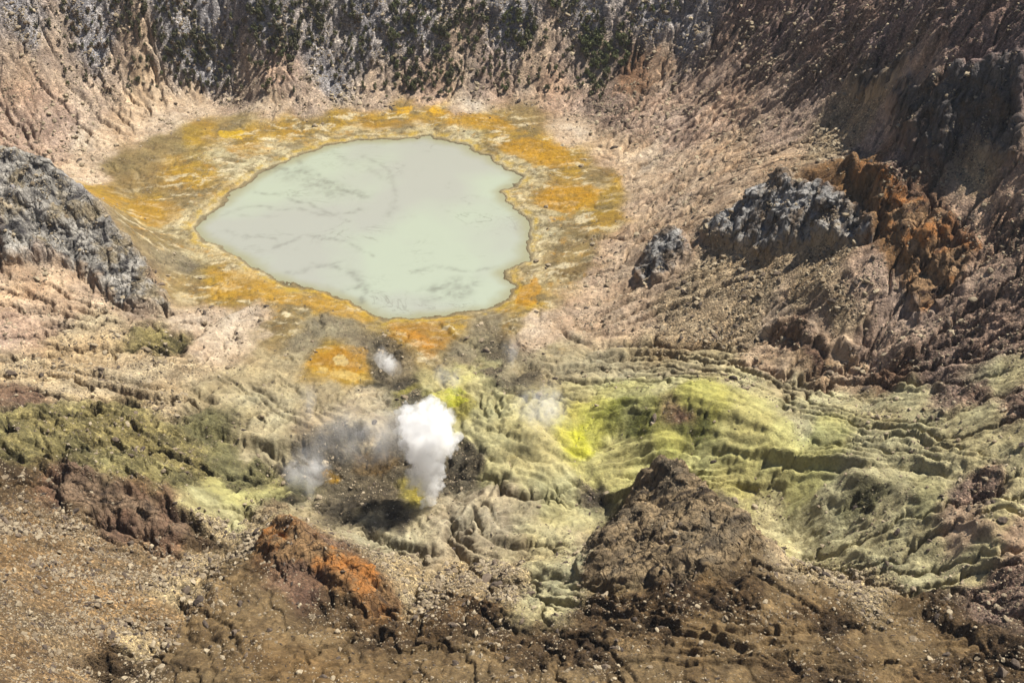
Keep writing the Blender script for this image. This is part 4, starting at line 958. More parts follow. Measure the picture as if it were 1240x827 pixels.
def ground_material():
    m, nt, b = mat('ground', .95, .12)
    at = nt.nodes.new('ShaderNodeAttribute'); at.attribute_name = 'albedo'
    so = nt.nodes.new('ShaderNodeAttribute'); so.attribute_name = 'stony'
    tc = nt.nodes.new('ShaderNodeTexCoord'); P_ = tc.outputs['Object']
    n1 = noise(nt, P_, .7, 8, .72)
    n2 = noise(nt, P_, .13, 6, .65)
    v = ramp(nt, n1.outputs[0], [(.28, (.55, .54, .53)), (.48, (1, 1, 1)), (.72, (1.3, 1.28, 1.25))])
    c = mixc(nt, .8, at.outputs['Color'], v.outputs[0], 'MULTIPLY')
    v2 = ramp(nt, n2.outputs[0], [(.3, (.78, .78, .80)), (.65, (1.14, 1.13, 1.10))])
    c = mixc(nt, .8, c, v2.outputs[0], 'MULTIPLY')
    # gravel too small to pick apart, two sizes
    hs = []
    for vs, amt, stops in ((1.25, 1.0, [(0, (.6, .6, .6)), (.55, (.95, .95, .95)), (.84, (1.15, 1.15, 1.13)), (.93, (1.75, 1.72, 1.65))]), (2.9, .8, [(0, (.62, .62, .62)), (.5, (1, 1, 1)), (.9, (1.35, 1.33, 1.3))])):
        vo = nt.nodes.new('ShaderNodeTexVoronoi'); vo.inputs['Scale'].default_value = vs; nt.links.new(P_, vo.inputs['Vector'])
        sp = nt.nodes.new('ShaderNodeSeparateColor'); nt.links.new(vo.outputs['Color'], sp.inputs[0])
        vr = ramp(nt, sp.outputs[0], stops)
        fm = nt.nodes.new('ShaderNodeMath'); fm.operation = 'MULTIPLY'; fm.inputs[1].default_value = amt
        nt.links.new(so.outputs['Fac'], fm.inputs[0])
        c = mixc(nt, fm.outputs[0], c, mixc(nt, 1, c, vr.outputs[0], 'MULTIPLY'))
        iv = nt.nodes.new('ShaderNodeMath'); iv.operation = 'MULTIPLY'
        nt.links.new(vo.outputs['Distance'], iv.inputs[0]); nt.links.new(so.outputs['Fac'], iv.inputs[1])
        hs.append((iv.outputs[0], .55 / vs))
    nt.links.new(c, b.inputs['Base Color'])
    bp = bump(nt, n1.outputs[0], .8, .9)
    for h_, d_ in hs:
        bp = bump(nt, h_, 1.0, -d_, bp)
    nt.links.new(bp, b.inputs['Normal'])
    return m
GROUND = ground_material()

def mesh_obj(name, verts, quads, material, smooth_=True, attr=None):
    me = bpy.data.meshes.new(name)
    k = quads.shape[1]
    me.vertices.add(len(verts)); me.vertices.foreach_set('co', np.ascontiguousarray(verts, F).ravel())
    me.loops.add(quads.size); me.loops.foreach_set('vertex_index', np.ascontiguousarray(quads, np.int32).ravel())
    me.polygons.add(len(quads)); me.polygons.foreach_set('loop_start', np.arange(0, quads.size, k, dtype=np.int32))
    if smooth_:
        me.polygons.foreach_set('use_smooth', np.ones(len(quads), bool))
    me.update(calc_edges=True)
    for an, av in (attr or {}).items():
        if av.ndim == 2:
            a = me.attributes.new(an, 'FLOAT_COLOR', 'POINT')
            a.data.foreach_set('color', np.ascontiguousarray(np.concatenate([av, np.ones((len(av), 1))], 1), F).ravel())
        else:
            a = me.attributes.new(an, 'FLOAT', 'POINT'); a.data.foreach_set('value', np.ascontiguousarray(av, F))
    if material:
        me.materials.append(material)
    o = bpy.data.objects.new(name, me)
    COL.objects.link(o)
    return o
def grid_quads(nr, nc):
    i = np.arange(nr * nc).reshape(nr, nc)
    return np.stack([i[:-1, :-1], i[:-1, 1:], i[1:, 1:], i[1:, :-1]], -1).reshape(-1, 4)
def tag(o, label=None, cat=None, group=None, kind=None):
    for k, v in (('label', label), ('category', cat), ('group', group), ('kind', kind)):
        if v:
            o[k] = v
    return o

nr, nc = X.shape
Q = grid_quads(nr, nc)
Zm = Z.copy()
for k, L in enumerate(CRAG_L):
    m = local(X, Y, L, 6)
    Zm[m] -= 2.5 * smooth(.6, 3.5, (poly_sd(X[m], Y[m], L) + 3.4 * fbm(X[m], Y[m], 1 / 8., 5, 61 + k, .65)))
V = np.stack([X, Y, Zm], -1).reshape(-1, 3); CC = np.clip(C.reshape(-1, 3), .01, .85); SO = np.clip(np.clip(.03 + ST[..., 6].reshape(-1) * .40, 0, .55) + ST[..., 9].reshape(-1) * 2.0, 0, 1)
# the land in four pieces: far wall, right flank, lake flats and floor, near slopes
qc = V[Q].mean(1)
lk_q = poly_sd(qc[:, 0], qc[:, 1], LAKE)
wob = 6 * fbm(qc[:, 0], qc[:, 1], 1 / 20., 3, 808)
wall_L = line([(0,180),(110,185),(200,130),(300,118),(420,128),(560,122),(680,140),(760,175)])
flank_L = line([(760,175),(770,240),(745,310),(700,390),(860,428),(1000,470),(1100,490),(1240,520)])
near_L = line([(0,560),(150,560),(270,600),(330,605),(450,650),(560,690),(690,640),(800,560),(930,600),(1040,580),(1180,610),(1240,650)])
def above(L, px_):
    return np.interp(px_, L[:, 0], L[:, 1])
far_edge = np.concatenate([[[-600, wall_L[0, 1]]], wall_L, [[600, wall_L[-1, 1]]]])
region = np.zeros(len(Q), np.int8)
region[(qc[:, 1] + wob) > above(far_edge, qc[:, 0])] = 1
flank_poly = np.concatenate([flank_L, [[700, flank_L[-1, 1]], [700, 1100], [flank_L[0, 0], 1100]]])
region[poly_sd(qc[:, 0] + wob, qc[:, 1], flank_poly) > 0] = 2
nl = near_L[np.argsort(near_L[:, 0])]
region[(qc[:, 1] + wob) < np.interp(qc[:, 0], nl[:, 0], nl[:, 1])] = 3
for k, nm in enumerate(('crater_floor', 'crater_wall', 'crater_slope', 'hillside_terrain')):
    q = Q[region == k]
    ids, inv = np.unique(q, return_inverse=True)
    tag(mesh_obj(nm, V[ids], inv.reshape(-1, 4), GROUND, True, {'albedo': CC[ids], 'stony': SO[ids]}), kind='structure')
print('ground', time.time() - T0)

# ------------------------------------------------------------------ lake
def lake_material():
    m, nt, b = mat('milky_water', .24, .5)
    tc = nt.nodes.new('ShaderNodeTexCoord'); P_ = tc.outputs['Object']
    big = noise(nt, P_, .014, 3, .5)
    c = ramp(nt, big.outputs[0], [(.42, tuple(lin((200,202,188), .62))), (.58, tuple(lin((206,216,192), .62)))]).outputs[0]
    # thin curling scum lines: two octaves of folded noise
    mp = nt.nodes.new('ShaderNodeMapping'); mp.inputs['Scale'].default_value = (.7, 1.25, 1); mp.inputs['Rotation'].default_value = (0, 0, .5)
    nt.links.new(P_, mp.inputs[0])
    for sc_n, lo, hi, col, amt in ((.035, .488, .5, (120,120,104), .55), (.09, .490, .5, (130,130,112), .4)):
        nd = noise(nt, mp.outputs[0], sc_n, 5, .55); nd.inputs['Distortion'].default_value = 1.6
        r = ramp(nt, nd.outputs[0], [(lo, (0, 0, 0)), (hi, (1, 1, 1)), (hi + .012, (0, 0, 0))])
        gate = noise(nt, P_, .03, 3, .6)
        g = ramp(nt, gate.outputs[0], [(.46, (0, 0, 0)), (.66, (1, 1, 1))])
        k = mixc(nt, 1.0, r.outputs[0], g.outputs[0], 'MULTIPLY')
        mt = nt.nodes.new('ShaderNodeMath'); mt.operation = 'MULTIPLY'; mt.inputs[1].default_value = amt
        nt.links.new(k, mt.inputs[0])
        c = mixc(nt, mt.outputs[0], c, tuple(lin(col)))
    sh = nt.nodes.new('ShaderNodeAttribute'); sh.attribute_name = 'shallow'
    c = mixc(nt, sh.outputs['Fac'], c, tuple(lin((186,184,146), .62)))
    at = nt.nodes.new('ShaderNodeAttribute'); at.attribute_name = 'scum'
    c = mixc(nt, at.outputs['Fac'], c, tuple(lin((140,138,122), .5)))
    nt.links.new(c, b.inputs['Base Color'])
    rp = noise(nt, P_, 1.2, 3, .6)
    nt.links.new(bump(nt, rp.outputs[0], .12, .12), b.inputs['Normal'])
    return m
lx, ly = np.arange(-150, 20, .8, dtype=F), np.arange(400, 625, .8, dtype=F)
LX, LY = np.meshgrid(lx, ly)
sdl = poly_sd(LX, LY, LAKE)
scum = np.zeros(LX.shape, F)
for k, (pts, w, amt) in enumerate([
  ([(330,205),(365,208),(400,222),(420,232),(440,238)], 3.5, .55), ([(345,212),(380,225),(410,236)], 4, .45),
  ([(400,182),(430,200),(470,215)], 2.2, .28), ([(520,352),(545,345),(560,352),(575,340)], 3.2, .55), ([(510,366),(540,356),(560,362)], 2.6, .5),
  ([(550,338),(556,350),(566,356)], 2.5, .4), ([(420,352),(440,345),(430,330)], 1.6, .45), ([(296,285),(330,288),(345,295)], 1.0, .35),
  ([(380,318),(400,320),(415,316)], 1.0, .35), ([(270,255),(300,262),(340,262)], 1.0, .2), ([(250,285),(270,280),(300,290)], .9, .25), ([(268,262),(300,250),(350,252),(400,262),(440,255)], 1.3, .4), ([(300,232),(330,236),(372,246),(420,268)], 1.2, .45), ([(330,300),(370,286),(420,292),(450,310)], 1.1, .4), ([(440,190),(470,205),(480,235),(470,262)], 1.4, .3), ([(350,330),(390,322),(430,330),(445,352),(440,365)], 1.6, .5), ([(500,330),(530,322),(575,330),(600,322)], 1.3, .35), ([(360,195),(390,215),(400,240)], 1.6, .4)]):
    p = np.array(pts, float); L = np.stack(at_z(p[:, 0], p[:, 1], 0), 1)
    wx, wy = LX + 4.5 * fbm(LX, LY, 1 / 12., 5, 700 + k, .6), LY + 4.5 * fbm(LX, LY, 1 / 12., 5, 730 + k, .6)
    d = dist_line(wx, wy, L)[0]
    s = np.exp(-(d / w) ** 2) * smooth(-.3, .35, fbm(LX, LY, 1 / 5., 5, 760 + k, .65))
    scum = np.maximum(scum, min(1, amt * 1.1) * s)
keep = (sdl > -4)
q = grid_quads(*LX.shape)
q = q[keep.ravel()[q].all(1)]
ids, inv = np.unique(q, return_inverse=True)
lv = np.stack([LX.ravel(), LY.ravel(), np.zeros(LX.size)], 1)[ids]
shal = smooth(7, -1, sdl + 3 * fbm(LX, LY, 1 / 9., 4, 771, .6)).astype(F)
lake = mesh_obj('lake_water', lv, inv.reshape(-1, 4), lake_material(), True, {'scum': scum.ravel()[ids], 'shallow': shal.ravel()[ids]})
tag(lake, kind='structure')

# ------------------------------------------------------------------ crags: bare rock standing out of the ground
def rock_material(name, light, dark, stain=None, streak=.35):
    m, nt, b = mat(name, .92, .2)
    tc = nt.nodes.new('ShaderNodeTexCoord'); P_ = tc.outputs['Object']
    mp = nt.nodes.new('ShaderNodeMapping'); mp.inputs['Scale'].default_value = (1, 1, streak)
    nt.links.new(P_, mp.inputs[0])
    n1 = noise(nt, mp.outputs[0], .33, 8, .75)
    at = nt.nodes.new('ShaderNodeAttribute'); at.attribute_name = 'tone'
    ad = nt.nodes.new('ShaderNodeMath'); ad.operation = 'MULTIPLY_ADD'; ad.inputs[1].default_value = .55
    nt.links.new(at.outputs['Fac'], ad.inputs[0])
    ml = nt.nodes.new('ShaderNodeMath'); ml.operation = 'MULTIPLY'; ml.inputs[1].default_value = .5
    nt.links.new(n1.outputs[0], ml.inputs[0]); nt.links.new(ml.outputs[0], ad.inputs[2])
    c = ramp(nt, ad.outputs[0], [(.34, tuple(lin(dark))), (.55, tuple(lin(light))), (.8, tuple(lin([min(255, q_ * 1.18) for q_ in light])))]).outputs[0]
    if stain:
        n2 = noise(nt, P_, .08, 5, .65)
        k = ramp(nt, n2.outputs[0], [(.50, (0, 0, 0)), (.62, (.85, .85, .85))])
        c = mixc(nt, k.outputs[0], c, tuple(lin(stain)))
    n3 = noise(nt, P_, 1.1, 5, .65)
    v = ramp(nt, n3.outputs[0], [(.3, (.5, .5, .5)), (.7, (1.35, 1.35, 1.33))])
    c = mixc(nt, .8, c, v.outputs[0], 'MULTIPLY')
    ga = nt.nodes.new('ShaderNodeAttribute'); ga.attribute_name = 'albedo'
    ra = nt.nodes.new('ShaderNodeAttribute'); ra.attribute_name = 'rim'
    c = mixc(nt, ra.outputs['Fac'], ga.outputs['Color'], c)
    nt.links.new(c, b.inputs['Base Color'])
    wv = noise(nt, P_, .5, 3, .6)
    wm = nt.nodes.new('ShaderNodeMix'); wm.data_type = 'VECTOR'; wm.inputs[0].default_value = .35
    nt.links.new(mp.outputs[0], wm.inputs[4]); nt.links.new(wv.outputs['Color'], wm.inputs[5])
    bp = None
    for vs, dd in ((.32, .5), (.9, .25)):
        vo = nt.nodes.new('ShaderNodeTexVoronoi'); vo.inputs['Scale'].default_value = vs; vo.feature = 'DISTANCE_TO_EDGE'
        nt.links.new(wm.outputs[1], vo.inputs['Vector'])
        ed = nt.nodes.new('ShaderNodeMath'); ed.operation = 'MINIMUM'; ed.inputs[1].default_value = .07
        nt.links.new(vo.outputs['Distance'], ed.inputs[0])
        bp = bump(nt, ed.outputs[0], 1.0, dd / .07, bp)
    bp = bump(nt, n1.outputs[0], .4, .5, bp)
    bp = bump(nt, n3.outputs[0], .9, .5, bp)
    nt.links.new(bp, b.inputs['Normal'])
    return m
def crag_sd(gx_, gy_, seed):
    return poly_sd(gx_, gy_, CRAG_L[seed - 1]) + 3.4 * fbm(gx_, gy_, 1 / 8., 5, 60 + seed, .65)
def crag(name, pts, label, cat, material, amp, size, tall, seed):
    step = .36
    L = CRAG_L[seed - 1]
    x0, y0 = L.min(0) - 3; x1, y1 = L.max(0) + 3
    gx_, gy_ = np.meshgrid(np.arange(x0, x1, step, dtype=F), np.arange(y0, y1, step, dtype=F))
    sd = crag_sd(gx_, gy_, seed)
    zz = lookup(Z, gx_, gy_).astype(F)
    inn = smooth(1, 5, sd)
    zz = (zz + (.35 * zz + .65 * box(zz, 3) - zz) * inn).astype(F)
    m = smooth(0, 3, sd)
    zs = box(zz, 3)
    gx2, gy2 = np.gradient(zs, step, axis=1), np.gradient(zs, step, axis=0)
    nl_ = np.sqrt(gx2 ** 2 + gy2 ** 2 + .4)
    nx, ny, nz_ = -gx2 / nl_, -gy2 / nl_, .63 / nl_
    f = F(1 / size)
    qx = gx_ + 1.2 * pn3(gx_ * .3, gy_ * .3, zz * .3, seed + 31); qy = gy_ + 1.2 * pn3(gx_ * .3, gy_ * .3, zz * .3, seed + 33)
    qz = zz + .35 * gx_
    def rdg(fr, sd_, st):
        r_, a_, w_ = 0, 1.0, 1.0
        for o_ in range(4):
            q_ = np.clip(1 - np.abs(pn3(qx * fr, qy * fr, qz * fr * st, sd_ + o_ * 7)) * 2.2, -1, 1)
            r_ = r_ + a_ * q_ * w_; w_ = np.clip(.55 + q_ * .6, 0, 1); a_ *= .55; fr *= 2.07
        return r_
    D = (.45 + amp * (.05 * rdg(f * 1.2, seed, tall) + .40 * facets3(qx * f * 1.15, qy * f * 1.15, qz * f * 1.15 * tall, seed + 5) + .22 * facets3(qx * f * 2.7, qy * f * 2.7, qz * f * 2.7 * tall, seed + 7) + .07 * facets3(qx * f * 6, qy * f * 6, qz * f * 6 * tall, seed + 9))) * m - 1.2 * smooth(.4, -1.5, sd) - .06
    rim = smooth(.5, 5.5, sd + 5.0 * fbm(gx_, gy_, 1 / 5., 4, seed + 71, .65))
    gcol = lookup(C, gx_, gy_)
    tone = .5 + .22 * streaks(gx_ + 50 * seed, gy_, .8, .8, 5) + .38 * fbm(gx_, gy_, 1 / 7., 5, seed + 51, .65)
    vx, vy, vz = gx_ + nx * D, gy_ + ny * D, zz + nz_ * D
    keep = sd > -1.6
    q = grid_quads(*gx_.shape); q = q[keep.ravel()[q].all(1)]
    ids, inv = np.unique(q, return_inverse=True)
    vv_ = np.stack([vx.ravel(), vy.ravel(), vz.ravel()], 1)[ids]
    ctr = vv_.mean(0)
    o = mesh_obj(name, vv_ - ctr, inv.reshape(-1, 4), material, False, {'tone': tone.ravel()[ids], 'rim': rim.ravel()[ids], 'albedo': gcol.reshape(-1, 3)[ids]})
    o.location = ctr.tolist()
    return tag(o, label, cat)
R_GREY = rock_material('grey_rock', (166,160,151), (66,63,64), (150,134,104), .3)
R_CRAG = rock_material('blue_grey_rock', (172,168,163), (58,58,64), (120,100,78), .4)
R_DARK = rock_material('dark_rock', (104,98,95), (34,32,35), (112,90,70), .3)
R_BROWN = rock_material('brown_rock', (148,127,96), (62,51,40), (110,98,80), .5)
R_RED = rock_material('red_brown_rock', (140,116,92), (72,58,47), (124,92,70), .5)
R_ORANGE = rock_material('orange_rock', (150,118,80), (74,58,44), (184,118,50), .5)
R_RUST = rock_material('rust_rock', (164,130,94), (74,54,44), (178,114,52), .5)
for nm_, pts_, lb_, ct_, mt_, am_, sz_, ta_, ed_ in CRAGS:
    crag(nm_, pts_, lb_, ct_, globals()[mt_], am_, sz_, ta_, CRAGS.index((nm_, pts_, lb_, ct_, mt_, am_, sz_, ta_, ed_)) + 1)
print('crags', time.time() - T0)

# ------------------------------------------------------------------ shrubs on the far wall
def shrub_material(name, leaf, dry):
    m, nt, b = mat(name, .85, .15)
    gi = nt.nodes.new('ShaderNodeObjectInfo')
    tc = nt.nodes.new('ShaderNodeTexCoord')
    n1 = noise(nt, tc.outputs['Object'], .9, 3, .6)
    c = ramp(nt, n1.outputs[0], [(.35, tuple(lin(leaf, .8))), (.7, tuple(lin(dry, .8)))]).outputs[0]
    v = ramp(nt, gi.outputs['Random'], [(0, (.75, .75, .75)), (1, (1.25, 1.2, 1.1))])
    nt.links.new(mixc(nt, 1, c, v.outputs[0], 'MULTIPLY'), b.inputs['Base Color'])
    return m
BARK = mat('bark', .95)[0]; BARK.node_tree.nodes['Principled BSDF'].inputs['Base Color'].default_value = (.09, .07, .055, 1)
def shrub_mesh(name, seed, hgt, wid, nleaf, lobes, material):
    r = np.random.default_rng(seed)
    vs, fs, mi = [], [], []
    lob = [(r.normal(0, wid * .22), r.normal(0, wid * .22), hgt * r.uniform(.35, .8), wid * r.uniform(.24, .36), hgt * r.uniform(.16, .26)) for _ in range(lobes)]
    lob.append((0, 0, hgt * .55, wid * .34, hgt * .34))
    for k in range(nleaf):
        cx, cy, cz, a, b_ = lob[r.integers(len(lob))]
        d = r.normal(size=3); d /= np.linalg.norm(d); q = r.uniform(.55, 1.05)
        c = np.array([cx + d[0] * a * q, cy + d[1] * a * q, max(.15, cz + d[2] * b_ * q)])
        nrm = d + r.normal(0, .6, 3); nrm /= np.linalg.norm(nrm)
        t = np.cross(nrm, r.normal(size=3)); t /= np.linalg.norm(t); u = np.cross(nrm, t)
        sz = r.uniform(.28, .62)
        i0 = len(vs)
        for aa in (0, 2.2, 3.4, 5.0):
            rr = sz * r.uniform(.6, 1.1)
            vs.append(c + t * math.cos(aa) * rr + u * math.sin(aa) * rr + nrm * r.normal(0, .08))
        fs.append((i0, i0 + 1, i0 + 2, i0 + 3)); mi.append(0)
    for k in range(4):                                    # stems
        cx, cy, cz, a, b_ = lob[k % len(lob)]
        i0 = len(vs)
        for z_, w_, f_ in ((-.6, .13, .15), (cz * .9, .04, .9)):
            for aa in (0, 2.1, 4.2):
                vs.append(np.array([cx * f_ + math.cos(aa) * w_, cy * f_ + math.sin(aa) * w_, z_]))
        for e in range(3):
            fs.append((i0 + e, i0 + (e + 1) % 3, i0 + 3 + (e + 1) % 3, i0 + 3 + e)); mi.append(1)
    me = bpy.data.meshes.new(name)
    me.from_pydata([tuple(v) for v in vs], [], fs)
    me.materials.append(material); me.materials.append(BARK)
    me.polygons.foreach_set('material_index', np.array(mi, np.int32))
    me.update()
    return me
M_DARK = shrub_material('dark_foliage', (100,104,76), (130,124,98))
M_GREEN = shrub_material('green_foliage', (104,116,76), (136,138,96))
M_BROWN = shrub_material('brown_foliage', (112,96,80), (138,120,100))
KINDS = {'dark green': [shrub_mesh('shrub', 40 + k, 5.0 + .5 * k, 3.4, 150, 3 + k % 3, M_DARK) for k in range(4)],
         'mid green': [shrub_mesh('shrub', 60 + k, 5.0 + .5 * k, 4.4, 170, 4 + k % 3, M_GREEN) for k in range(3)],
         'dry brown': [shrub_mesh('shrub', 80 + k, 4.2 + .5 * k, 3.4, 110, 3 + k % 3, M_BROWN) for k in range(3)]}
SHRUB_ZONES = [  # outline in the photo, how many, size, shares of dark, green, brown, words for the place
 ([(140,0),(240,0),(240,60),(190,70),(150,40)], 62, 1.0, (.7,.0,.3), 'on the upper left far wall'),
 ([(200,50),(290,45),(285,112),(215,112)], 70, .95, (.75,.1,.15), 'on the far wall above the pink fan'),
 ([(290,8),(400,5),(395,60),(345,82),(300,85)], 78, 1.1, (.8,.15,.05), 'above the pale headland on the far wall'),
 ([(410,0),(450,0),(450,100),(415,95)], 34, .9, (.8,.1,.1), 'on the far wall above the lake edge'),
 ([(450,0),(590,0),(580,60),(470,60)], 80, 1.0, (.6,.35,.05), 'high on the central far wall'),
 ([(470,60),(575,60),(560,118),(480,118)], 62, .95, (.75,.2,.05), 'low on the wall above the ochre shore'),
 ([(605,12),(655,20),(645,70),(610,50)], 26, 1.0, (.4,.6,0), 'in the green patch on the far wall'),
 ([(575,40),(700,40),(690,112),(580,108)], 36, .8, (.6,.3,.1), 'among the grey stones right of centre'),
 ([(700,40),(765,30),(760,80),(730,100),(715,118),(705,100)], 58, 1.15, (.25,.75,0), 'in the green gully by the orange scar'),
 ([(655,0),(830,0),(820,30),(700,35)], 30, .9, (.5,.4,.1), 'at the wall top under the drifting haze'),
 ([(30,15),(140,5),(150,60),(60,70)], 34, .9, (.45,.0,.55), 'scattered on the far left slope'),
 ([(60,70),(200,70),(200,112),(90,115)], 30, .75, (.5,.05,.45), 'scattered on the tan slope at far left'),
 ([(670,105),(740,100),(730,125),(680,122)], 12, .8, (.7,.3,0), 'at the wall foot by the brown gully'),
 ([(40,0),(840,0),(760,60),(700,115),(430,115),(200,110),(90,90)], 150, .9, (.65,.15,.2), 'among the grey rocks of the far wall'),
 ([(420,85),(570,95),(560,122),(430,118)], 16, .8, (.8,.2,0), 'at the wall foot above the yellow crust'),
]
def in_poly(px, py, poly):
    ins = False
    for k in range(len(poly)):
        (ax, ay), (bx, by) = poly[k], poly[(k + 1) % len(poly)]
        if (ay > py) != (by > py) and px < (bx - ax) * (py - ay) / (by - ay) + ax:
            ins = not ins
    return ins
cand = []
rs = random.Random(5)
for zi, (poly, cnt, size, mixk, words) in enumerate(SHRUB_ZONES):
    xs, ys = [p[0] for p in poly], [p[1] for p in poly]
    got = 0; cnt = int(cnt * 1.35)
    clumps = [(rs.uniform(min(xs), max(xs)), rs.uniform(min(ys), max(ys))) for _ in range(max(4, cnt // 5))]
    tries = 0
    while got < cnt and tries < 20000:
        tries += 1
        if rs.random() < .35:
            c_ = rs.choice(clumps); px, py = c_[0] + rs.gauss(0, 7), c_[1] + rs.gauss(0, 9)
        else:
            px, py = rs.uniform(min(xs), max(xs)), rs.uniform(min(ys), max(ys))
        if not in_poly(px, py, poly) or py < -4:
            continue
        u = rs.random()
        kind = 'dark green' if u < mixk[0] else 'mid green' if u < mixk[0] + mixk[1] else 'dry brown'
        cand.append((px, py, size * rs.uniform(.42, .95), kind, words))
        got += 1
wx_, wy_, wz_ = on_land(np.array([c[0] for c in cand]), np.array([c[1] for c in cand]))
order = sorted(range(len(cand)), key=lambda k: -cand[k][2])
rest_v, rest_f, rest_m = [], [], []
def number_labels(items):
    """items: (object, base label, photo x). Look-alikes at one place are told apart by their order from the left."""
    by = {}
    for o, lb, px in items:
        by.setdefault(lb, []).append((px, o))
    nth = ('leftmost', 'second from left', 'third from left', 'fourth from left', 'fifth from left', 'sixth from left', 'seventh from left', 'eighth from left', 'ninth from left', 'tenth from left')
    for lb, l in by.items():
        l.sort(key=lambda t: t[0])
        for k, (px, o) in enumerate(l):
            o['label'] = lb if len(l) == 1 else lb + ', ' + (nth[k] if k < len(l) - 1 and k < 10 else 'rightmost' if k == len(l) - 1 else 'near the right')
SHAPES = ('narrow', 'ragged', 'round', 'spreading')
shrub_items = []
for n_, k in enumerate(order):
    px, py, size, kind, words = cand[k]
    me = rs.choice(KINDS[kind])
    rot = rs.uniform(0, 6.28)
    sxy, sz_ = size * rs.uniform(.75, 1.05), size * rs.uniform(.95, 1.35)
    if n_ < 300:
        o = bpy.data.objects.new('shrub', me)
        COL.objects.link(o)
        o.location = (wx_[k], wy_[k], wz_[k] - .1); o.rotation_euler = (0, 0, rot); o.scale = (sxy, sxy, sz_)
        band = 'big' if size > .92 else 'middling' if size > .82 else 'small'
        shrub_items.append((o, band + ' ' + SHAPES[KINDS[kind].index(me) % 4] + ' ' + kind + ' shrub ' + words, px))
        tag(o, 'shrub', 'shrub', 'shrubs on the far crater wall')
    else:
        v = np.array([q.co for q in me.vertices]); ca, sa = math.cos(rot), math.sin(rot)
        v = np.stack([(v[:, 0] * ca - v[:, 1] * sa) * sxy + wx_[k], (v[:, 0] * sa + v[:, 1] * ca) * sxy + wy_[k], v[:, 2] * sz_ + wz_[k] - .1], 1)
        b0 = sum(len(a) for a in rest_v)
        rest_v.append(v); rest_f.extend([tuple(i + b0 for i in p.vertices) for p in me.polygons])
        rest_m.extend([(3 if p.material_index else ('dark green', 'mid green', 'dry brown').index(kind)) for p in me.polygons])
me = bpy.data.meshes.new('shrubbery')
me.from_pydata(np.concatenate(rest_v).tolist(), [], rest_f)
for m_ in (M_DARK, M_GREEN, M_BROWN, BARK):
    me.materials.append(m_)
me.polygons.foreach_set('material_index', np.array(rest_m, np.int32))
number_labels(shrub_items)
o = bpy.data.objects.new('shrubbery', me); COL.objects.link(o)
tag(o, kind='stuff')
print('shrubs', len(cand), time.time() - T0)

# ------------------------------------------------------------------ stones
def stone_material(name, a, b_, amt=.75):
    m, nt, b = mat(name, .92, .2)
    gi = nt.nodes.new('ShaderNodeObjectInfo')
    tc = nt.nodes.new('ShaderNodeTexCoord')
    n1 = noise(nt, tc.outputs['Object'], 1.6, 4, .65)
    c = mixc(nt, gi.outputs['Random'], tuple(lin(a)), tuple(lin(b_)))
    v = ramp(nt, n1.outputs[0], [(.3, (.6, .6, .6)), (.7, (1.2, 1.2, 1.18))])
    nt.links.new(mixc(nt, amt, c, v.outputs[0], 'MULTIPLY'), b.inputs['Base Color'])
    nt.links.new(bump(nt, n1.outputs[0], .6, .2), b.inputs['Normal'])
    return m
STONE_PALE = stone_material('pale_stone', (192,175,146), (134,117,94))
STONE_DARK = stone_material('dark_stone', (128,112,96), (76,66,60))
def rock_mesh(name, seed, sub, material):
    import bmesh
    bm = bmesh.new(); bmesh.ops.create_icosphere(bm, subdivisions=sub, radius=1.0)
    r = np.random.default_rng(seed)
    v = np.array([q.co for q in bm.verts])
    for k in range(7):                                    # broken faces: cut by planes
        d = r.normal(size=3); d /= np.linalg.norm(d); lim = r.uniform(.5, .85)
        over = np.maximum(v @ d - lim, 0)
        v = v - over[:, None] * d
    v *= np.array([r.uniform(.9, 1.3), r.uniform(.7, 1.0), r.uniform(.55, .8)])
    v += .10 * np.stack([pn3(v[:, 0] * 2 + k * 9, v[:, 1] * 2, v[:, 2] * 2, seed + k) for k in range(3)], 1)
    for q, c in zip(bm.verts, v):
        q.co = c
    me = bpy.data.meshes.new(name); bm.to_mesh(me); bm.free()
    me.materials.append(material)
    return me
BOULDERS = {'pale': [rock_mesh('boulder', 10 + k, 3, STONE_PALE) for k in range(5)], 'dark': [rock_mesh('boulder', 20 + k, 3, STONE_DARK) for k in range(4)]}
# where stones lie: by the style of the ground, in clumps, over the land in view
NX = 2200000
bx, by = RNG.uniform(-300, 300, NX).astype(F), RNG.uniform(190, 700, NX).astype(F)
bz = lookup(Z, bx, by)
ppx, ppy, pdist = project(bx, by, bz)
ok = (ppx > -70) & (ppx < 1310) & (ppy > -10) & (ppy < 870)
bx, by, bz, ppx, ppy, pdist = bx[ok], by[ok], bz[ok], ppx[ok], ppy[ok], pdist[ok]
dens = lookup(ST, bx, by)[..., 9]
clump = smooth(-.25, .5, fbm(bx, by, 1 / 14., 4, 1234)) * 1.5 + .12
lkb = poly_sd(bx, by, LAKE)
area = 600 * 510 / NX
keep = (RNG.random(len(bx)) < (dens * 1.0 + .02 * np.clip(lookup(ST, bx, by)[..., 6], 0, 1.5)) * clump * area * 7.5) & (lkb < -5)
bx, by, bz, ppx, ppy, pdist = bx[keep], by[keep], bz[keep], ppx[keep], ppy[keep], pdist[keep]
bs = (.05 + .10 * (RNG.random(len(bx)) ** -.45)).astype(F)
bs = np.minimum(bs, 1.05) * (.75 + pdist / 1500)
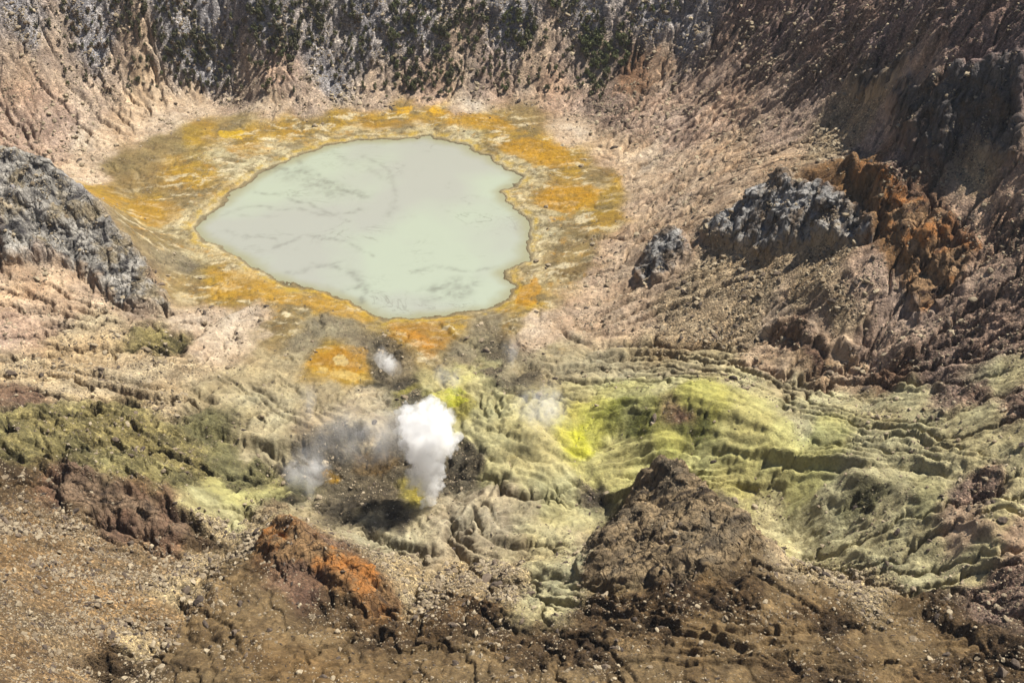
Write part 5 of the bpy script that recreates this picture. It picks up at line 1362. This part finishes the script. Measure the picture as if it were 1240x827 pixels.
EXTRA = [(225,717,2.6,'dark'),(240,728,2.2,'dark'),(110,760,1.9,'pale'),(133,766,1.8,'pale'),(195,755,1.6,'pale'),(184,780,1.6,'pale'),(968,706,2.2,'pale'),(1105,775,1.6,'pale'),(1046,700,1.9,'pale'),(1000,697,1.7,'dark'),(588,702,2.6,'dark'),(600,708,2.2,'dark'),(1215,630,1.7,'dark'),(50,455,2.0,'dark'),(14,453,2.2,'dark'),(665,268,1.2,'pale'),(650,235,.9,'pale'),(490,716,1.4,'pale'),(620,812,1.3,'pale'),(318,768,1.0,'pale'),(326,774,1.0,'pale'),(334,778,.8,'pale'),(1214,815,2.2,'dark'),(1232,805,1.8,'dark')]
def spot(px, py):
    if py < 250 and px > 760: return 'on the brown upper right slope' if px < 1040 else 'under the dark fluted cliff at right'
    if py < 420 and px > 700: return 'on the tan scree below the blue grey crag' if px < 1010 else 'below the rust stained ridge at right'
    if py < 300: return 'on the far side of the lake'
    if px < 330 and py < 480: return 'on the pale terrace below the grey spur'
    if px < 330 and py < 600: return 'on the green tinged left slope'
    if px < 100: return 'on the scree at the lower left edge' if py > 700 else 'on the upper scree under the red ledge'
    if px < 190: return 'in the middle of the lower left scree' if py < 740 else 'low on the scree near the bottom left'
    if px < 300 and py < 790: return 'in the debris channel beside the brown ridge'
    if px < 460 and py > 620: return 'on the brown ridge below the orange mound'
    if px < 680 and py > 640: return 'in the rubble below the pale mud tongue' if py < 730 else 'on the brown bank at bottom centre'
    if px < 700: return 'on the crater floor by the steam vents'
    if py < 600: return 'on the grey green slope beyond the yellow hill'
    if px < 880: return 'on the brown flank of the pointed peak' if py < 760 else 'at the bottom below the pointed peak'
    if py < 760: return 'in the pale debris valley right of the peak' if px < 1090 else 'on the striped slope at lower right'
    return 'on the brown bank at bottom right'
appar = bs / pdist
big = np.argsort(-appar)[:300 - len(EXTRA)]
small = np.ones(len(bx), bool); small[big] = False
ex, ey, ez = on_land(np.array([e[0] for e in EXTRA], float), np.array([e[1] for e in EXTRA], float))
indiv = [(ex[k], ey[k], ez[k], EXTRA[k][2] * .8, EXTRA[k][3], EXTRA[k][0], EXTRA[k][1]) for k in range(len(EXTRA))]
indiv += [(bx[k], by[k], bz[k], bs[k], 'dark' if rs.random() < (.6 if ppy[k] < 260 else .25) else 'pale', ppx[k], ppy[k]) for k in big]
indiv.sort(key=lambda t: -t[3])
bould_items = []
for x_, y_, z_, s_, kd, px, py in indiv:
    o = bpy.data.objects.new('boulder', rs.choice(BOULDERS[kd])); COL.objects.link(o)
    o.location = (x_, y_, z_ + s_ * .12)
    o.rotation_euler = (rs.uniform(-.5, .5), rs.uniform(-.5, .5), rs.uniform(0, 6.28))
    o.scale = (s_, s_, s_ * rs.uniform(.8, 1.15))
    w = spot(px, py)
    nm = 'large' if s_ > 1.15 else 'big' if s_ > .92 else 'middling' if s_ > .8 else 'lesser'
    sh = ('blocky', 'flattened', 'wedged', 'rounded', 'long')[BOULDERS[kd].index(o.data)]
    bould_items.append((o, nm + ' ' + sh + ' ' + kd + ' boulder ' + w, px))
    tag(o, 'boulder', 'boulder', 'boulders strewn over the crater')
number_labels(bould_items)

def stone_node_tree():
    ng = bpy.data.node_groups.new('strewn_stones', 'GeometryNodeTree')
    ng.interface.new_socket('Geometry', in_out='INPUT', socket_type='NodeSocketGeometry')
    ng.interface.new_socket('Geometry', in_out='OUTPUT', socket_type='NodeSocketGeometry')
    N, Lk = ng.nodes.new, ng.links.new
    gi, go = N('NodeGroupInput'), N('NodeGroupOutput')
    join = N('GeometryNodeJoinGeometry')
    for k in range(4):
        ico = N('GeometryNodeMeshIcoSphere'); ico.inputs['Radius'].default_value = 1; ico.inputs['Subdivisions'].default_value = 2
        pos = N('GeometryNodeInputPosition')
        nz = N('ShaderNodeTexNoise'); nz.noise_dimensions = '4D'; nz.inputs['W'].default_value = 3.7 * k; nz.inputs['Scale'].default_value = 1.1; nz.inputs['Detail'].default_value = 2
        Lk(pos.outputs[0], nz.inputs['Vector'])
        sub = N('ShaderNodeVectorMath'); sub.operation = 'SUBTRACT'; sub.inputs[1].default_value = (.5, .5, .5)
        Lk(nz.outputs['Color'], sub.inputs[0])
        sc1 = N('ShaderNodeVectorMath'); sc1.operation = 'SCALE'; sc1.inputs['Scale'].default_value = 1.7
        Lk(sub.outputs[0], sc1.inputs[0])
        st_ = N('GeometryNodeSetPosition'); Lk(ico.outputs['Mesh'], st_.inputs['Geometry']); Lk(sc1.outputs[0], st_.inputs['Offset'])
        tr = N('GeometryNodeTransform'); tr.inputs['Scale'].default_value = (1.1 + .15 * k, .95 - .08 * k, .62 + .05 * k)
        Lk(st_.outputs[0], tr.inputs['Geometry'])
        ss = N('GeometryNodeSetShadeSmooth'); ss.inputs['Shade Smooth'].default_value = False; Lk(tr.outputs[0], ss.inputs['Geometry'])
        sm = N('GeometryNodeSetMaterial'); sm.inputs['Material'].default_value = STONE_DARK if k == 3 else STONE_PALE
        Lk(ss.outputs[0], sm.inputs['Geometry'])
        g2i = N('GeometryNodeGeometryToInstance'); Lk(sm.outputs[0], g2i.inputs[0])
        Lk(g2i.outputs[0], join.inputs[0])
    iop = N('GeometryNodeInstanceOnPoints')
    iop.inputs['Pick Instance'].default_value = True
    Lk(gi.outputs[0], iop.inputs['Points']); Lk(join.outputs[0], iop.inputs['Instance'])
    for nm, tp, sock in (('size', 'FLOAT', 'Scale'), ('turn', 'FLOAT_VECTOR', 'Rotation'), ('pick', 'INT', 'Instance Index')):
        na = N('GeometryNodeInputNamedAttribute'); na.data_type = tp; na.inputs['Name'].default_value = nm
        Lk(na.outputs[0], iop.inputs[sock])
    Lk(iop.outputs[0], go.inputs[0])
    return ng
me = bpy.data.meshes.new('loose_stones')
ns = int(small.sum())
me.vertices.add(ns)
me.vertices.foreach_set('co', np.stack([bx[small], by[small], bz[small] + bs[small] * .1], 1).astype(F).ravel())
a = me.attributes.new('size', 'FLOAT', 'POINT'); a.data.foreach_set('value', bs[small].astype(F))
a = me.attributes.new('turn', 'FLOAT_VECTOR', 'POINT'); a.data.foreach_set('vector', np.stack([RNG.uniform(-.5, .5, ns), RNG.uniform(-.5, .5, ns), RNG.uniform(0, 6.28, ns)], 1).astype(F).ravel())
dk = np.where(ppy[small] < 260, .55, .2)
pick = np.where(RNG.random(ns) < dk, 3, RNG.integers(0, 3, ns))
a = me.attributes.new('pick', 'INT', 'POINT'); a.data.foreach_set('value', pick.astype(np.int32))
o = bpy.data.objects.new('loose_stones', me); COL.objects.link(o)
md = o.modifiers.new('stones', 'NODES'); md.node_group = stone_node_tree()
tag(o, kind='stuff')
print('stones', ns, len(indiv), time.time() - T0)

# ------------------------------------------------------------------ steam
def blob(spheres, voxel, rough, seed):
    """closed cauliflower surface round a set of puffs (centre, radius)"""
    import bmesh
    bm = bmesh.new()
    from mathutils import Matrix
    for x_, y_, z_, r_ in spheres:
        bmesh.ops.create_icosphere(bm, subdivisions=3, radius=r_, matrix=Matrix.Translation((x_, y_, z_)))
    me = bpy.data.meshes.new('steam'); bm.to_mesh(me); bm.free()
    o = bpy.data.objects.new('steam', me); COL.objects.link(o)
    rm = o.modifiers.new('r', 'REMESH'); rm.mode = 'VOXEL'; rm.voxel_size = voxel
    sm = o.modifiers.new('s', 'SMOOTH'); sm.iterations = 4; sm.factor = .5
    dg = bpy.context.evaluated_depsgraph_get()
    ev = bpy.data.meshes.new_from_object(o.evaluated_get(dg))
    bpy.data.objects.remove(o); bpy.data.meshes.remove(me)
    v = np.empty(len(ev.vertices) * 3, F); ev.vertices.foreach_get('co', v); v = v.reshape(-1, 3)
    nn = np.empty(len(ev.vertices) * 3, F); ev.vertices.foreach_get('normal', nn); nn = nn.reshape(-1, 3)
    d = 0
    for f_, a_ in ((.17, .7), (.36, 1.0), (.75, .5), (1.5, .25)):
        d = d + a_ * (np.abs(pn3(v[:, 0] * f_, v[:, 1] * f_, v[:, 2] * f_, seed)) * 1.8 - .5)
    v = v + nn * (d * rough)[:, None]
    ev.vertices.foreach_set('co', v.ravel()); ev.update()
    return ev
def steam_material(name, density, patchy=False, scale=.2, lo=.45, hi=.75, fade=True):
    m = bpy.data.materials.new(name); m.use_nodes = True; nt = m.node_tree
    nt.nodes.remove(nt.nodes['Principled BSDF'])
    pv = nt.nodes.new('ShaderNodeVolumePrincipled')
    pv.inputs['Color'].default_value = (.996, .997, .998, 1); pv.inputs['Density'].default_value = density; pv.inputs['Anisotropy'].default_value = 0.0
    nt.links.new(pv.outputs[0], nt.nodes['Material Output'].inputs['Volume'])
    if patchy:
        tc = nt.nodes.new('ShaderNodeTexCoord')
        nd = noise(nt, tc.outputs['Object'], scale, 4, .6); nd.inputs['Distortion'].default_value = .6
        r = nt.nodes.new('ShaderNodeMapRange'); r.inputs['From Min'].default_value = lo; r.inputs['From Max'].default_value = hi
        nt.links.new(nd.outputs[0], r.inputs['Value'])
        # thins out towards the edge of the cloud: Generated runs 0..1 over its box
        sb = nt.nodes.new('ShaderNodeVectorMath'); sb.operation = 'SUBTRACT'; sb.inputs[1].default_value = (.5, .5, .5)
        nt.links.new(tc.outputs['Generated'], sb.inputs[0])
        ln = nt.nodes.new('ShaderNodeVectorMath'); ln.operation = 'LENGTH'; nt.links.new(sb.outputs[0], ln.inputs[0])
        fr = nt.nodes.new('ShaderNodeMapRange'); fr.interpolation_type = 'SMOOTHSTEP'
        for k_, v_ in (('From Min', .5), ('From Max', .12), ('To Min', 0 if fade else density), ('To Max', density)):
            fr.inputs[k_].default_value = v_
        nt.links.new(ln.outputs['Value'], fr.inputs['Value'])
        mu = nt.nodes.new('ShaderNodeMath'); mu.operation = 'MULTIPLY'
        nt.links.new(r.outputs[0], mu.inputs[0]); nt.links.new(fr.outputs[0], mu.inputs[1])
        nt.links.new(mu.outputs[0], pv.inputs['Density'])
    return m
def place(o, px, py, dz=0):
    x_, y_, z_ = on_land(px, py)
    o.location = (float(x_[0]), float(y_[0]), float(z_[0]) + dz)
rp = np.random.default_rng(3)
sph = []
for h_, w_, n_, ox_ in ((0, 2.6, 4, 0), (3, 3.8, 6, 0), (7, 5.2, 8, -.4), (12, 6.2, 10, -.6), (17, 6.8, 12, -.4), (22, 7.0, 12, 0), (27, 7.6, 14, .4), (31, 8.6, 18, 1.0), (36, 10.0, 22, 1.6), (41, 10.2, 22, 1.6), (45, 8.6, 14, .6), (49, 6.0, 8, -1.0)):
    for k in range(n_):
        a_ = rp.uniform(0, 6.28); q_ = w_ * rp.uniform(.3, .75)
        sph.append((ox_ + q_ * math.cos(a_), q_ * math.sin(a_), h_ * .80 + rp.uniform(-2, 2), w_ * rp.uniform(.24, .42)))
me = blob(sph, .7, 1.7, 5)
me.materials.append(steam_material('dense_steam', .42, True, .34, .36, .66, False))
for p in me.polygons:
    p.use_smooth = True
o = bpy.data.objects.new('steam_plume', me); COL.objects.link(o)
place(o, 517, 611, .5)
tag(o, 'tall dense white steam plume rising from the dark vent in the bowl', 'steam plume', 'steam rising from the vents')
def wisp(px, py, spheres, density, scale, label, lo=.42, hi=.7, seed=1):
    me = blob(spheres, 1.2, .6, seed)
    me.materials.append(steam_material('thin_steam', density, True, scale, lo, hi))
    o = bpy.data.objects.new('steam_wisp', me); COL.objects.link(o)
    place(o, px, py, 0)
    return tag(o, label, 'steam wisp', 'steam rising from the vents')
wisp(372, 606, [(0,0,2,4),(-2,0,6,5),(1,1,11,6),(-3,1,15,6),(5,1,16,7)], .2, .16, 'grey white steam wisp at the left rim of the vent bowl', seed=2)
wisp(484, 462, [(0,0,2,2.5),(-2,0,6,3.2),(-5,0,10,3.8),(-8,0,14,4)], .5, .22, 'small white steam wisp between the yellow pool and the orange shore', seed=3)
wisp(690, 538, [(0,0,3,4),(-4,1,7,5.5),(-9,2,12,7),(-6,3,18,8),(-16,3,17,7)], .15, .12, 'thin pale steam drifting from the bright sulphur vent', seed=4)
wisp(548, 484, [(0,0,3,4),(0,1,8,5.5),(-4,2,13,5)], .15, .14, 'faint steam above the sulphur patch behind the big plume', seed=5)
wisp(616, 446, [(0,0,2,3),(0,0,7,4),(1,0,12,4.5)], .14, .14, 'faint steam over the dark gully right of the orange shore', seed=6)
wisp(372, 512, [(0,0,3,3.5),(1,0,9,4),(2,0,15,4.5)], .11, .12, 'faint upright steam wisp on the pale mud at left of the plume', seed=7)
wisp(455, 560, [(0,0,4,9),(-14,2,6,10),(-24,3,8,9),(10,1,10,10),(4,3,16,9),(-10,4,14,9)], .06, .09, 'low brownish steam drifting across the vent bowl left of the plume', seed=8)
wisp(517, 611, [(-7,1,30,7),(-13,2,26,8),(-20,3,21,7),(-27,4,17,6),(4,1,38,8),(-5,1,39,8),(-14,2,34,6)], .045, .13, 'thin steam trailing off to the left of the tall white plume', seed=9)
# ------------------------------------------------------------------ thin volcanic haze over the whole crater
import bmesh
lo, hi = V.min(0), V.max(0)
bm = bmesh.new(); bmesh.ops.create_cube(bm, size=1.0)
me = bpy.data.meshes.new('haze'); bm.to_mesh(me); bm.free()
o = bpy.data.objects.new('haze', me); COL.objects.link(o)
z0, z1 = lo[2] - 1.0, max(hi[2], CAM_H) + 6
o.scale = (hi[0] - lo[0] + 20, hi[1] + 40, z1 - z0)
o.location = ((hi[0] + lo[0]) / 2, (hi[1] - 20) / 2, (z0 + z1) / 2)
hm = bpy.data.materials.new('haze_air'); hm.use_nodes = True; hn = hm.node_tree
hn.nodes.remove(hn.nodes['Principled BSDF'])
hv = hn.nodes.new('ShaderNodeVolumePrincipled')
hv.inputs['Color'].default_value = (.90, .94, 1.0, 1); hv.inputs['Density'].default_value = .00003; hv.inputs['Anisotropy'].default_value = .2
hn.links.new(hv.outputs[0], hn.nodes['Material Output'].inputs['Volume'])
me.materials.append(hm)
tag(o, kind='stuff')
print('steam', time.time() - T0)

print('TRIS', sum(sum(len(p.vertices) - 2 for p in m.polygons) if len(m.polygons) < 20000 else len(m.polygons) * 2 for m in bpy.data.meshes))
